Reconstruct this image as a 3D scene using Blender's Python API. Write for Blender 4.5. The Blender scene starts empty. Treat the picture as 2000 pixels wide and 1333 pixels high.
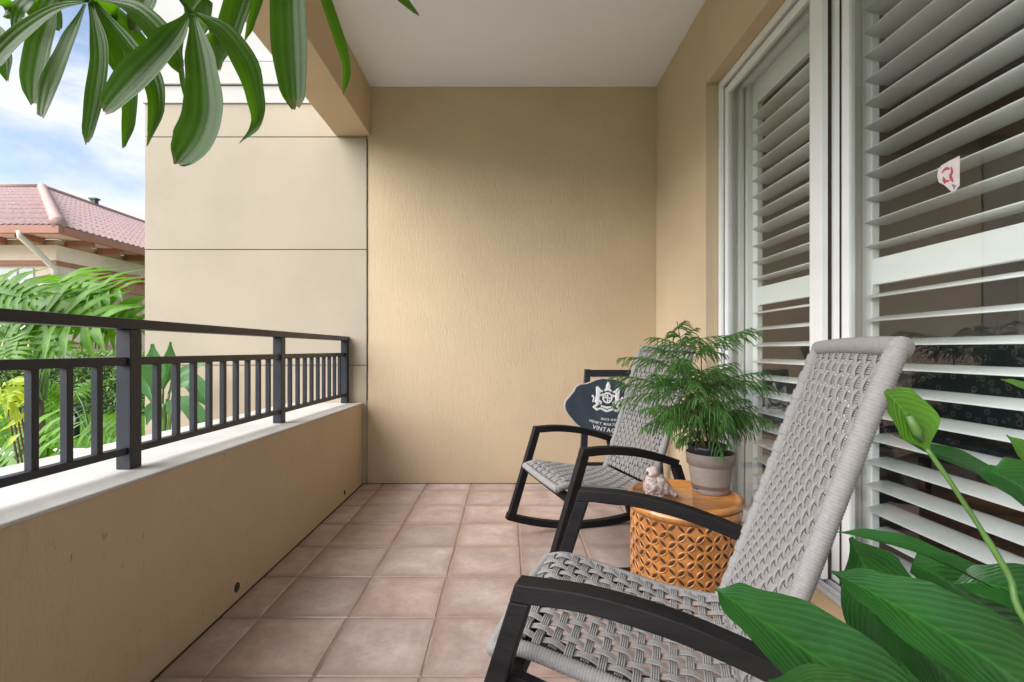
import bpy, bmesh, math, random
from mathutils import Vector, Matrix, noise
random.seed(7)
R = math.radians
F_PX, CX, CY = 957.0, 989.0, 683.0
sc = bpy.context.scene
COL = sc.collection

def W(px, py, Y):
    "world point seen at photo pixel (px, py) standing at depth Y"
    return Vector(((px-CX)/F_PX*Y, Y, 1.0-(py-CY)/F_PX*Y))

# ------------------------------------------------------------------ mesh builder
class MB:
    def __init__(s): s.v=[]; s.f=[]; s.uv=[]
    def add(s, vs, fs, uvs=None):
        o=len(s.v); s.v+= [tuple(p) for p in vs]; s.f += [tuple(i+o for i in f) for f in fs]
        s.uv += (uvs if uvs else [(0,0)]*len(vs)); return o
    def box(s, x0,x1,y0,y1,z0,z1):
        vs=[(x0,y0,z0),(x1,y0,z0),(x1,y1,z0),(x0,y1,z0),(x0,y0,z1),(x1,y0,z1),(x1,y1,z1),(x0,y1,z1)]
        s.hexa(vs)
    def hexa(s, vs):
        s.add(vs,[(0,3,2,1),(4,5,6,7),(0,1,5,4),(1,2,6,5),(2,3,7,6),(3,0,4,7)])
    def quad(s,a,b,c,d): s.add([a,b,c,d],[(0,1,2,3)],[(0,0),(1,0),(1,1),(0,1)])
    def prism(s, poly, fn0, fn1):
        "poly: list of 2-D points; fn0/fn1 map a 2-D point to 3-D on each side"
        n=len(poly); vs=[fn0(p) for p in poly]+[fn1(p) for p in poly]
        fs=[tuple(range(n))[::-1], tuple(range(n,2*n))]+[(i,(i+1)%n,n+(i+1)%n,n+i) for i in range(n)]
        s.add(vs,fs)
    def tube(s, pts, r, n=8, cap=True, flat=1.0, up=None):
        pts=[Vector(p) for p in pts]; m=len(pts)
        rs = r if isinstance(r,(list,tuple)) else [r]*m
        t0=(pts[1]-pts[0]).normalized()
        ref = Vector(up) if up else (Vector((0,0,1)) if abs(t0.z)<.9 else Vector((1,0,0)))
        a=(ref-t0*ref.dot(t0)).normalized()
        vs=[];uvs=[]
        for i in range(m):
            t=(pts[min(i+1,m-1)]-pts[max(i-1,0)]).normalized()
            a=(a-t*a.dot(t)); a = a.normalized() if a.length>1e-6 else t.orthogonal().normalized()
            b=t.cross(a)
            for k in range(n):
                an=2*math.pi*k/n
                vs.append(pts[i]+a*math.cos(an)*rs[i]*flat+b*math.sin(an)*rs[i]); uvs.append((k/n,i/(m-1)))
        fs=[(i*n+k,i*n+(k+1)%n,(i+1)*n+(k+1)%n,(i+1)*n+k) for i in range(m-1) for k in range(n)]
        if cap: fs += [tuple(range(n))[::-1], tuple(range((m-1)*n,m*n))]
        s.add(vs,fs,uvs)
    def lathe(s, prof, c=(0,0,0), n=40):
        vs=[];m=len(prof)
        for (r,z) in prof:
            for k in range(n):
                a=2*math.pi*k/n; vs.append((c[0]+r*math.cos(a),c[1]+r*math.sin(a),c[2]+z))
        s.add(vs,[(i*n+k,i*n+(k+1)%n,(i+1)*n+(k+1)%n,(i+1)*n+k) for i in range(m-1) for k in range(n)])
    def build(s, name, mat, parent=None, smooth=False, bevel=0, loc=None, recalc=False):
        me=bpy.data.meshes.new(name); me.from_pydata(s.v,[],s.f)
        if any(u!=(0,0) for u in s.uv):
            ul=me.uv_layers.new(name='UVMap'); 
            for l in me.loops: ul.data[l.index].uv=s.uv[l.vertex_index]
        if recalc:
            b=bmesh.new(); b.from_mesh(me); bmesh.ops.recalc_face_normals(b,faces=b.faces); b.to_mesh(me); b.free()
        me.validate(); me.update()
        if smooth:
            for p in me.polygons: p.use_smooth=True
        o=bpy.data.objects.new(name,me); COL.objects.link(o)
        if mat: me.materials.append(mat)
        if parent: o.parent=parent
        if loc: o.location=loc
        if bevel:
            m=o.modifiers.new('Bevel','BEVEL'); m.width=bevel; m.segments=2; m.limit_method='ANGLE'; m.angle_limit=R(35)
        return o

def tag(o,label=None,cat=None,group=None,kind=None):
    if label: o['label']=label
    if cat: o['category']=cat
    if group: o['group']=group
    if kind: o['kind']=kind
    return o
def empty(name,loc=(0,0,0),rz=0):
    o=bpy.data.objects.new(name,None); COL.objects.link(o); o.location=loc; o.rotation_euler=(0,0,rz); o.empty_display_size=.1
    return o
def copy_tree(o,parent=None):
    c=o.copy(); COL.objects.link(c)
    if parent: c.parent=parent
    for ch in list(o.children): copy_tree(ch,c)
    return c
def bez(pts, n):
    "Catmull-Rom through pts"
    P=[Vector(p) for p in pts]; P=[P[0]*2-P[1]]+P+[P[-1]*2-P[-2]]; out=[]
    segs=len(P)-3
    for i in range(n+1):
        t=i/n*segs; k=min(int(t),segs-1); f=t-k
        a,b,c,d=P[k:k+4]
        out.append(.5*((2*b)+(c-a)*f+(2*a-5*b+4*c-d)*f*f+(3*b-a-3*c+d)*f**3))
    return out

# ------------------------------------------------------------------ materials
def nodes(name):
    m=bpy.data.materials.new(name); m.use_nodes=True; nt=m.node_tree; nt.nodes.clear()
    out=nt.nodes.new('ShaderNodeOutputMaterial'); return m,nt,out
def N(nt,t,**kw):
    n=nt.nodes.new(t)
    for k,v in kw.items():
        if k.startswith('_'): setattr(n,k[1:],v)
        else: n.inputs[k.replace('__',' ')].default_value=v
    return n
def L(nt,a,b): nt.links.new(a,b)
def c4(c): return (c[0],c[1],c[2],1)
def ramp(nt, fac, stops):
    r=nt.nodes.new('ShaderNodeValToRGB'); L(nt,fac,r.inputs[0]); e=r.color_ramp.elements
    while len(e)<len(stops): e.new(.5)
    for i,(p,c) in enumerate(stops): e[i].position=p; e[i].color=c4(c) if len(c)==3 else c
    return r
def mixc(nt, fac, a, b, blend='MIX'):
    m=nt.nodes.new('ShaderNodeMix'); m.data_type='RGBA'; m.blend_type=blend
    for i,x in ((0,fac),(6,a),(7,b)):
        if isinstance(x,bpy.types.NodeSocket): L(nt,x,m.inputs[i])
        elif i==0: m.inputs[0].default_value=x
        else: m.inputs[i].default_value=c4(x)
    return m.outputs[2]
def coords(nt, scale=(1,1,1), src='Object'):
    tc=nt.nodes.new('ShaderNodeTexCoord'); mp=nt.nodes.new('ShaderNodeMapping'); L(nt,tc.outputs[src],mp.inputs[0])
    mp.inputs['Scale'].default_value=scale; return mp.outputs[0]
def noise_n(nt, vec, scale, detail=4, rough=.55, dist=0):
    n=N(nt,'ShaderNodeTexNoise',Scale=scale,Detail=detail,Roughness=rough,Distortion=dist); L(nt,vec,n.inputs['Vector']); return n.outputs['Fac']
def math_n(nt,op,a,b=0.0):
    m=nt.nodes.new('ShaderNodeMath'); m.operation=op
    for i,x in ((0,a),(1,b)):
        if isinstance(x,bpy.types.NodeSocket): L(nt,x,m.inputs[i])
        else: m.inputs[i].default_value=x
    return m.outputs[0]
def bump(nt,h,strength,dist):
    b=N(nt,'ShaderNodeBump',Strength=strength,Distance=dist); L(nt,h,b.inputs['Height']); return b.outputs[0]

def mat_simple(name,col,rough=.6,var=.08,scale=8,bumps=0,bscale=60,spec=.5,metal=0,stretch=(1,1,1),coat=0):
    m,nt,out=nodes(name); p=N(nt,'ShaderNodeBsdfPrincipled',Roughness=rough,Metallic=metal); p.inputs['Specular IOR Level'].default_value=spec
    v=coords(nt,stretch); n=noise_n(nt,v,scale,5)
    lo=tuple(max(0,c*(1-var)) for c in col); hi=tuple(min(1,c*(1+var)) for c in col)
    r=ramp(nt,n,[(.3,lo),(.7,hi)]); L(nt,r.outputs[0],p.inputs['Base Color'])
    if coat: p.inputs['Coat Weight'].default_value=coat
    rr=math_n(nt,'MULTIPLY_ADD',n,.25); nt.nodes[-1].inputs[2].default_value=rough-.12; L(nt,rr,p.inputs['Roughness'])
    if bumps: L(nt,bump(nt,noise_n(nt,v,bscale,4),bumps,.004),p.inputs['Normal'])
    L(nt,p.outputs[0],out.inputs[0]); return m

def mat_stucco(name,col,streak=.7,marks=0.0,dirt=0.0,bstr=.5):
    "combed stucco: vertical trowel streaks, faint blotches"
    m,nt,out=nodes(name); p=N(nt,'ShaderNodeBsdfPrincipled',Roughness=.82); p.inputs['Specular IOR Level'].default_value=.3
    v=coords(nt,(1,1,.14)); s1=noise_n(nt,v,62,6,.65,1.6)
    v2=coords(nt,(1,1,.4)); s2=noise_n(nt,v2,14,6,.65,.8)
    v3=coords(nt); s3=noise_n(nt,v3,1.6,5,.6); s4=noise_n(nt,v3,180,2)
    col2=mixc(nt,ramp(nt,s3,[(.3,(0,0,0)),(.75,(1,1,1))]).outputs[0],tuple(c*.91 for c in col),tuple(min(1,c*1.05) for c in col))
    if dirt:
        d=ramp(nt,s2,[(.60,(0,0,0)),(.74,(1,1,1))]).outputs[0]
        col2=mixc(nt,math_n(nt,'MULTIPLY',d,dirt),col2,tuple(c*.68 for c in col))
    if marks:
        vm=coords(nt,(1,1,.25)); a=noise_n(nt,vm,38,4,.7,1.2); b=noise_n(nt,v3,3.1,2)
        mk=ramp(nt,a,[(.66,(0,0,0)),(.70,(1,1,1))]).outputs[0]; wh=ramp(nt,b,[(.5,(0,0,0)),(.62,(1,1,1))]).outputs[0]
        col2=mixc(nt,math_n(nt,'MULTIPLY',math_n(nt,'MULTIPLY',mk,wh),marks),col2,(.10,.075,.045))
    L(nt,col2,p.inputs['Base Color'])
    sc_=ramp(nt,noise_n(nt,coords(nt,(1,1,.22)),26,3,.75,2.2),[(.60,(0,0,0)),(.68,(1,1,1))]).outputs[0]; s1=math_n(nt,'ADD',s1,math_n(nt,'MULTIPLY',sc_,.35))
    h=math_n(nt,'ADD',math_n(nt,'MULTIPLY',s1,streak),math_n(nt,'ADD',math_n(nt,'MULTIPLY',s2,.35),math_n(nt,'MULTIPLY',s4,.12)))
    L(nt,bump(nt,h,bstr,.008),p.inputs['Normal']); L(nt,p.outputs[0],out.inputs[0]); return m

def mat_tile():
    m,nt,out=nodes('clay_tile'); p=N(nt,'ShaderNodeBsdfPrincipled',Roughness=.42); p.inputs['Specular IOR Level'].default_value=.45
    g=nt.nodes.new('ShaderNodeNewGeometry'); v=coords(nt)
    off=nt.nodes.new('ShaderNodeVectorMath'); off.operation='ADD'; cx=nt.nodes.new('ShaderNodeCombineXYZ')
    L(nt,math_n(nt,'MULTIPLY',g.outputs['Random Per Island'],40.),cx.inputs[2]); L(nt,v,off.inputs[0]); L(nt,cx.outputs[0],off.inputs[1])
    n1=noise_n(nt,off.outputs[0],4.5,6,.62,.4); n2=noise_n(nt,off.outputs[0],38,4,.7)
    base=ramp(nt,n1,[(.28,(.345,.262,.242)),(.5,(.46,.372,.350)),(.72,(.61,.535,.515))]).outputs[0]
    base=mixc(nt,math_n(nt,'MULTIPLY',ramp(nt,n2,[(.35,(1,1,1)),(.6,(0,0,0))]).outputs[0],.22),base,(.22,.13,.10))
    tint=ramp(nt,g.outputs['Random Per Island'],[(0,(.84,.80,.79)),(.35,(1.0,.98,.97)),(.6,(.93,.86,.83)),(.8,(1.0,.93,.88)),(1,(.95,.96,.97))]).outputs[0]
    base=mixc(nt,1.0,base,tint,'MULTIPLY')
    # worn darker rim of each tile, taken from the tile's own UVs
    uv=nt.nodes.new('ShaderNodeUVMap'); sp=nt.nodes.new('ShaderNodeSeparateXYZ'); L(nt,uv.outputs[0],sp.inputs[0])
    e=math_n(nt,'MAXIMUM',math_n(nt,'ABSOLUTE',math_n(nt,'SUBTRACT',sp.outputs[0],.5)),math_n(nt,'ABSOLUTE',math_n(nt,'SUBTRACT',sp.outputs[1],.5)))
    e=math_n(nt,'ADD',e,math_n(nt,'MULTIPLY',math_n(nt,'SUBTRACT',n1,.5),.14))
    rim=ramp(nt,e,[(.36,(0,0,0)),(.50,(1,1,1))]).outputs[0]
    base=mixc(nt,math_n(nt,'MULTIPLY',rim,.5),base,(.255,.150,.115))
    L(nt,base,p.inputs['Base Color'])
    rr=ramp(nt,n1,[(.3,(.46,.46,.46)),(.7,(.28,.28,.28))]).outputs[0]; L(nt,rr,p.inputs['Roughness'])
    L(nt,bump(nt,math_n(nt,'ADD',n1,math_n(nt,'MULTIPLY',n2,.2)),.25,.006),p.inputs['Normal'])
    L(nt,p.outputs[0],out.inputs[0]); return m

def mat_leaf(name,c1,c2,vein='long',trans=.25,rough=.32,vfreq=14,veinc=None,tc=None,vb=.55,vs=.40,spec=.35):
    m,nt,out=nodes(name); p=N(nt,'ShaderNodeBsdfPrincipled',Roughness=rough); p.inputs['Specular IOR Level'].default_value=spec
    uv=nt.nodes.new('ShaderNodeUVMap'); sp=nt.nodes.new('ShaderNodeSeparateXYZ'); L(nt,uv.outputs[0],sp.inputs[0])
    x,y=sp.outputs[0],sp.outputs[1]
    v=coords(nt); n=noise_n(nt,v,13,5,.6,.5)
    if vein=='long': ph=math_n(nt,'MULTIPLY',x,vfreq*6.283)
    else:
        ax=math_n(nt,'ABSOLUTE',math_n(nt,'SUBTRACT',x,.5))
        ph=math_n(nt,'MULTIPLY',math_n(nt,'SUBTRACT',y,math_n(nt,'MULTIPLY',math_n(nt,'POWER',ax,1.4),.95)),vfreq*6.283)
        ph=math_n(nt,'ADD',ph,math_n(nt,'MULTIPLY',n,7.0))
    w=math_n(nt,'MULTIPLY_ADD',math_n(nt,'SINE',ph),.5); nt.nodes[-1].inputs[2].default_value=.5
    base=mixc(nt,ramp(nt,n,[(.3,(0,0,0)),(.7,(1,1,1))]).outputs[0],c1,c2)
    vc=veinc or tuple(min(1,c*1.55) for c in c2)
    base=mixc(nt,math_n(nt,'MULTIPLY',math_n(nt,'POWER',w,3.0),vs),base,vc)
    if vein!='long':
        mid=ramp(nt,ax,[(.0,(1,1,1)),(.03,(0,0,0))]).outputs[0]; base=mixc(nt,math_n(nt,'MULTIPLY',mid,.5),base,tuple(min(1,c*2.0) for c in c2))
    if name=='palm_leaflet':
        tip=ramp(nt,math_n(nt,'ADD',y,math_n(nt,'MULTIPLY',n,.06)),[(.985,(0,0,0)),(1.0,(1,1,1))]).outputs[0]; base=mixc(nt,tip,base,(.10,.075,.03))
    L(nt,base,p.inputs['Base Color']); b=bump(nt,math_n(nt,'ADD',w,math_n(nt,'MULTIPLY',noise_n(nt,v,45,4),.8)),vb,.0022); L(nt,b,p.inputs['Normal'])
    t=nt.nodes.new('ShaderNodeBsdfTranslucent'); L(nt,mixc(nt,.5,base,tc or (min(1,c2[0]*2.6),min(1,c2[1]*2.4),c2[2]*1.0)),t.inputs[0])
    mx=nt.nodes.new('ShaderNodeMixShader'); mx.inputs[0].default_value=trans; L(nt,p.outputs[0],mx.inputs[1]); L(nt,t.outputs[0],mx.inputs[2]); L(nt,mx.outputs[0],out.inputs[0]); return m

def mat_glass():
    m,nt,out=nodes('window_glass'); f=N(nt,'ShaderNodeFresnel',IOR=1.5)
    t=nt.nodes.new('ShaderNodeBsdfTransparent'); t.inputs[0].default_value=(.965,.985,.978,1)
    g=N(nt,'ShaderNodeBsdfGlossy',Roughness=.012); mx=nt.nodes.new('ShaderNodeMixShader')
    ge=nt.nodes.new('ShaderNodeNewGeometry'); L(nt,math_n(nt,'MULTIPLY',math_n(nt,'MULTIPLY',f.outputs[0],2.0),math_n(nt,'SUBTRACT',1.0,ge.outputs['Backfacing'])),mx.inputs[0]); L(nt,t.outputs[0],mx.inputs[1]); L(nt,g.outputs[0],mx.inputs[2]); L(nt,mx.outputs[0],out.inputs[0]); return m

M={}
M['wall']=mat_stucco('warm_combed_stucco',(.56,.435,.295),.65,.3,.10,.40)
M['parapet']=mat_stucco('parapet_stucco',(.52,.415,.285),.65,.95,.5,.65)
M['facade']=mat_stucco('pale_facade_stucco',(.41,.352,.275),.35,0,.12,.22)
M['facade_low']=mat_stucco('lower_facade_stucco',(.42,.345,.26),.35,0,.2,.25)
M['beam']=mat_stucco('beam_stucco',(.58,.44,.28),.25,0,0,.25)
M['moulding']=mat_stucco('moulding_paint',(.50,.49,.47),.1,0,.15,.15)
M['cap']=mat_simple('parapet_cap_paint',(.45,.435,.41),.55,.12,3,.35,50)
M['ceiling']=mat_simple('ceiling_paint',(.83,.87,.92),.9,.02,2,.25,150)
M['tile']=mat_tile()
M['grout']=mat_simple('grout',(.27,.21,.175),.9,.35,6,.5,120)
M['black']=mat_simple('black_railing_paint',(.010,.013,.022),.42,.2,5,.12,120)
M['dark_wood']=mat_simple('dark_stained_wood',(.009,.008,.009),.6,.45,25,.35,90,.25,stretch=(.15,1,1))
M['rope']=None
M['white']=mat_simple('white_frame_paint',(.76,.76,.76),.35,.03,6)
M['alu']=mat_simple('grey_track',(.48,.48,.50),.4,.08,8)
M['shutter']=mat_simple('shutter_paint',(.82,.83,.82),.45,.02,5)
M['glass']=mat_glass()
M['hole']=mat_simple('dark_hole',(.035,.022,.015),.9,.4,40)
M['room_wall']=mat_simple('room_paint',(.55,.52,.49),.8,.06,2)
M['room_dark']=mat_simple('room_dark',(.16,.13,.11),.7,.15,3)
M['concrete']=mat_simple('pale_concrete',(.60,.585,.57),.85,.10,3,.4,60)
M['soil']=mat_simple('soil',(.05,.034,.022),.95,.5,60,.8,90)

def rope_mat(name,col):
    m,nt,out=nodes(name); p=N(nt,'ShaderNodeBsdfPrincipled',Roughness=.78); p.inputs['Specular IOR Level'].default_value=.25
    v=coords(nt); n=noise_n(nt,v,120,3,.6); n2=noise_n(nt,v,6,4)
    b=ramp(nt,n,[(.3,tuple(c*.80 for c in col)),(.7,col)]).outputs[0]
    b=mixc(nt,math_n(nt,'MULTIPLY',ramp(nt,n2,[(.4,(0,0,0)),(.7,(1,1,1))]).outputs[0],.25),b,(col[0]*.8,col[1]*.76,col[2]*.72))
    L(nt,b,p.inputs['Base Color']); L(nt,bump(nt,n,.4,.0015),p.inputs['Normal']); L(nt,p.outputs[0],out.inputs[0]); return m
M['rope']=rope_mat('grey_rope',(.278,.266,.262))

def mat_wood_table():
    m,nt,out=nodes('honey_wood'); p=N(nt,'ShaderNodeBsdfPrincipled',Roughness=.32); p.inputs['Coat Weight'].default_value=.6; p.inputs['Coat Roughness'].default_value=.12
    v=coords(nt,(1,5,1)); n=noise_n(nt,v,7,6,.6,1.5); v2=coords(nt,(1,1,1)); n2=noise_n(nt,v2,5,4)
    b=ramp(nt,n,[(.25,(.26,.085,.018)),(.5,(.50,.20,.045)),(.8,(.64,.31,.09))]).outputs[0]
    b=mixc(nt,math_n(nt,'MULTIPLY',ramp(nt,n2,[(.45,(0,0,0)),(.7,(1,1,1))]).outputs[0],.55),b,(.22,.075,.018))
    L(nt,b,p.inputs['Base Color']); L(nt,bump(nt,n,.15,.002),p.inputs['Normal']); L(nt,p.outputs[0],out.inputs[0]); return m
M['honey']=mat_wood_table()
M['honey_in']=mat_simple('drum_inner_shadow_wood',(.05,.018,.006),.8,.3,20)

# ------------------------------------------------------------------ balcony shell
XL,XR,YB=-1.07,1.115,3.653
ZC=2.958; Y0=-1.3
# floor: grout bed and single bevelled tiles
mb=MB(); mb.box(XL-.02,XR+.02,Y0,YB+.02,-.2,-.0035); floor=mb.build('floor_grout',M['grout']); 
t=MB(); g=.0035; s=.329
xs=[XL]+[-.918+s*k for k in range(7)]+[XR]; xs=[x for x in xs if x<=XR]
ys=[]; y=1.498-s*9
while y<YB: ys.append(y); y+=s
ys.append(YB)
for i in range(len(xs)-1):
    for j in range(len(ys)-1):
        x0,x1,y0,y1=xs[i]+g,xs[i+1]-g,ys[j]+g,ys[j+1]-g
        if x1-x0<.02 or y1-y0<.02: continue
        b=.004; h=random.uniform(-.0008,.0008); j1=random.uniform(-.0015,.0015)
        x0+=j1;x1+=j1
        ux=(x1-x0)/s; uy=(y1-y0)/s
        vs=[(x0,y0,-.004),(x1,y0,-.004),(x1,y1,-.004),(x0,y1,-.004),(x0+b,y0+b,h),(x1-b,y0+b,h),(x1-b,y1-b,h),(x0+b,y1-b,h)]
        t.add(vs,[(0,1,5,4),(1,2,6,5),(2,3,7,6),(3,0,4,7),(4,5,6,7)],[(0.001,0),(ux,0),(ux,uy),(0,uy),(.01,.01),(ux-.01,.01),(ux-.01,uy-.01),(.01,uy-.01)])
tiles=t.build('floor',M['tile']); tag(tiles,kind='structure'); tag(floor,kind='structure'); floor.parent=tiles; floor.name='grout'
m_=MB(); m_.box(XL-.001,XL+.007,Y0,YB-.008,-.003,.0035); m_.box(XL+.0075,XR-.001,YB-.006,YB+.001,-.003,.003); m_.build('perimeter_joint',mat_simple('dirty_joint',(.05,.032,.022),.9,.5,30),tiles)

# back wall
mb=MB(); mb.box(-1.035,XR+.25,YB,YB+.25,-.2,ZC+.3); o=mb.build('back_wall',M['wall']); tag(o,'warm tan combed stucco end wall of the balcony, behind the rocking chairs','wall')
# right wall with the door opening
mb=MB(); YO,ZO=2.743,2.485; YO0=-.45
mb.box(XR,XR+.25,YO,YB-.0015,-.2,ZC); mb.box(XR,XR+.25,Y0,YO-.002,ZO,ZC); mb.box(XR,XR+.25,Y0,YO0,-.2,ZO-.002)
o=mb.build('side_wall',M['wall'],bevel=.004); tag(o,'tan stucco wall round the sliding door opening','wall')
mb=MB(); mb.box(XR,XR+.25,YO0+.002,YO-.002,-.2,.085); o=mb.build('door_threshold',mat_stucco('threshold_paint',(.52,.36,.21),.2,.2,.4,.25),bevel=.006); tag(o,'tan painted step under the sliding glass door','step')
# ceiling and beam
mb=MB(); mb.box(-1.26,XR+.25,Y0,YB+.2,ZC+.001,ZC+.2); o=mb.build('balcony_ceiling',M['ceiling']); tag(o,'flat white painted balcony ceiling','ceiling')
mb=MB(); mb.box(-1.27,-1.012,Y0,YB-.0015,2.59,ZC-.0005); o=mb.build('ceiling_beam',M['beam'],bevel=.006); tag(o,'tan stucco beam along the open side, above the railing','beam')
# parapet (falls 3 cm towards the end wall as the photographed one does)
def zp(y): return .641-.0103*y
par=empty('parapet_wall',(0,0,0)); tag(par,'low tan stucco parapet wall carrying the black railing','wall')
mb=MB(); xo=-1.60
mb.hexa([(xo,Y0,-.25),(XL,Y0,-.25),(XL,YB-.002,-.25),(xo,YB-.002,-.25),(xo,Y0,zp(Y0)-.012),(XL,Y0,zp(Y0)-.012),(XL,YB-.002,zp(YB)-.012),(xo,YB-.002,zp(YB)-.012)])
mb.build('wall_body',M['parapet'],par)
mb=MB(); e=.001
mb.hexa([(xo-.01,Y0,zp(Y0)-.0118),(XL+.004,Y0,zp(Y0)-.0118),(XL+.004,YB-.003,zp(YB)-.0118),(xo-.01,YB-.003,zp(YB)-.0118),(xo-.01,Y0,zp(Y0)),(XL+.004,Y0,zp(Y0)),(XL+.004,YB-.003,zp(YB)),(xo-.01,YB-.003,zp(YB))])
mb.build('coping',M['cap'],par,bevel=.005)
for i,(yy,zz,rr) in enumerate(((1.945,.056,.019),(3.24,.055,.016))):
    mb=MB(); mb.tube([(XL+.0005,yy,zz),(XL+.002,yy,zz)],rr,20); mb.build('drain_hole',M['hole'],par)

# exterior facade in line with the end wall
fac=empty('facade_wall',(0,0,0)); tag(fac,'pale cream stucco building wall with horizontal grooves, beyond the railing','wall')
XF=-2.695
def zy(py): return 1-(py-CY)/F_PX*YB
bands=[-.6, zy(714), zy(488), zy(268), zy(203)]
mb=MB(); gz=.006
# recessed groove backing
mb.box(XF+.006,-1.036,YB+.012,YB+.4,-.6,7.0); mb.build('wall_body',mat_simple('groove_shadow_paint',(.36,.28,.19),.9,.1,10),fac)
names=['lower','panel','panel','panel']
for k in range(4):
    z0,z1=bands[k]+gz*.5,bands[k+1]-gz*.5
    mb=MB(); mb.box(XF,-1.042,YB-.0005,YB+.0115,z0,z1); mb.box(XF-.0005,XF+.004,YB+.012,YB+.6,z0,z1)
    mb.build('wall_panel',M['facade_low'] if k==0 else M['facade'],fac,bevel=.003)
mb=MB()
def band(z0,z1,p): mb.box(XF-p,-1.30,YB-p,YB+.0115,z0,z1); mb.box(XF-p,XF+.004,YB+.012,YB+.6,z0,z1)
band(zy(203),zy(170),.012); band(zy(168),zy(125),.028); band(zy(122),zy(116),.015)
mb.build('cornice_moulding',M['moulding'],fac,bevel=.003)
mb=MB(); mb.box(XF,-1.30,YB+.001,YB+.0115,zy(115.5),6.9); mb.box(XF-.0005,XF+.004,YB+.012,YB+.6,zy(115.5),6.9)
mb.build('wall_panel',M['moulding'],fac)
# crooked sealant joint between facade and end wall
mb=MB(); pts=[(-1.038+random.uniform(-.0015,.0015),YB-.001,2.57-k*.05) for k in range(40)]
mb.tube(pts,.0045,6); mb.build('joint_sealant',M['hole'],fac)

# ------------------------------------------------------------------ railing
rail=empty('balcony_railing',(-1.19,1.5,zp(1.5))); tag(rail,'black metal railing with square balusters standing on the parapet','railing')
def rb(m,x0,x1,y0,y1,z0a,z1a,z0b=None,z1b=None):
    ox,oy,oz=rail.location; z0b=z0a if z0b is None else z0b; z1b=z1a if z1b is None else z1b
    v=[(x0,y0,z0a),(x1,y0,z0a),(x1,y1,z0b),(x0,y1,z0b),(x0,y0,z1a),(x1,y0,z1a),(x1,y1,z1b),(x0,y1,z1b)]
    m.hexa([(a-ox,b-oy,c-oz) for a,b,c in v])
RX=-1.17; y0r,y1r=-.45,3.648
m=MB(); rb(m,RX-.055,RX+.004,y0r,y1r,1.064,1.0955); m.build('top_rail',M['black'],rail,bevel=.003)
m=MB(); rb(m,RX-.036,RX-.008,y0r,y1r-.01,.950,.976); m.build('middle_rail',M['black'],rail,bevel=.002)
def zr(y): return .708-.0085*y
m=MB(); rb(m,RX-.036,RX-.008,y0r,y1r-.01,zr(y0r)-.022,zr(y0r),zr(y1r)-.022,zr(y1r)); m.build('bottom_rail',M['black'],rail,bevel=.002)
posts=[.495,1.525,2.55,3.597]
for yp in posts:
    m=MB(); rb(m,RX-.046,RX,yp,yp+.048,zp(yp)+.0005,1.0635); m.build('post',M['black'],rail,bevel=.0025)
for k in range(-1,3):
    a=posts[k]+.048 if k>=0 else -.48
    b=posts[k+1]; 
    for j in range(1,10):
        yy=a+(b-a)*j/10
        if yy<-.4: continue
        m=MB(); rb(m,RX-.032,RX-.012,yy-.010,yy+.010,zr(yy)-.0005,.9505); m.build('baluster',M['black'],rail,bevel=.0015)

# ------------------------------------------------------------------ sliding door
door=empty('sliding_glass_door',(1.25,1.2,.085)); tag(door,'white framed sliding glass door with two panels in the tan wall','door')
def P(name,boxes,mat,bev=.002,parent=None,lab=None):
    par=parent or door; m=MB(); o3=Vector(par.location) if par.parent is None else Vector(par.parent.location)
    for b in boxes: m.box(b[0]-o3.x,b[1]-o3.x,b[2]-o3.y,b[3]-o3.y,b[4]-o3.z,b[5]-o3.z)
    o=m.build(name,mat,par,bevel=bev)
    return o
ya,yb=YO0+.004,YO-.003
P('door_frame',[(1.185,1.20,yb-.034,yb,.0855,2.482),(1.2005,1.30,yb-.022,yb-.0005,.0855,2.482),
   (1.185,1.20,ya,yb-.035,2.45,2.482),(1.2005,1.30,ya,yb-.0225,2.462,2.4815),(1.232,1.240,yb-.060,yb-.0225,.0855,2.461),(1.275,1.30,yb-.060,yb-.0225,.0855,2.461),
   (1.232,1.240,ya,yb-.061,2.425,2.4615),(1.275,1.30,ya,yb-.061,2.425,2.4615)],M['white'])
P('floor_track',[(1.185,1.30,ya,yb-.061,.0858,.1),(1.20,1.206,ya,yb-.061,.1003,.118),(1.238,1.243,ya,yb-.061,.1003,.118),(1.280,1.288,ya,yb-.061,.1003,.125)],M['alu'])
def panel(x0,x1,y0,y1,sw):
    return [(x0,x1,y0,y0+sw,.104,2.44),(x0,x1,y1-.045,y1,.104,2.44),(x0+.001,x1-.001,y0+sw,y1-.045,.104,.175),(x0+.001,x1-.001,y0+sw,y1-.045,2.385,2.44)]
pf=P('door_panel',[(1.206,1.231,1.875,1.95,.12,2.44),(1.207,1.230,2.675,2.71,.12,2.44),(1.2075,1.2295,1.9505,2.6745,.12,.185),(1.2075,1.2295,1.9505,2.6745,2.40,2.44)],M['white']); 
pn=P('door_panel',[(1.246,1.272,1.785,1.822,.12,2.44),(1.248,1.270,1.8225,1.905,.12,2.44),(1.246,1.272,-.30,-.24,.12,2.44),(1.247,1.271,-.2395,1.7845,.12,.185),(1.247,1.271,-.2395,1.7845,2.40,2.44)],M['white'])
P('glass_pane',[(1.216,1.221,1.951,2.674,.186,2.399)],M['glass'],0,pf)
P('glass_pane',[(1.256,1.261,-.239,1.784,.186,2.399)],M['glass'],0,pn)
P('weather_seal',[(1.2315,1.2455,1.878,1.892,.12,2.44),(1.243,1.2465,1.823,1.829,.12,2.44)],M['hole'],0)

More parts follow.
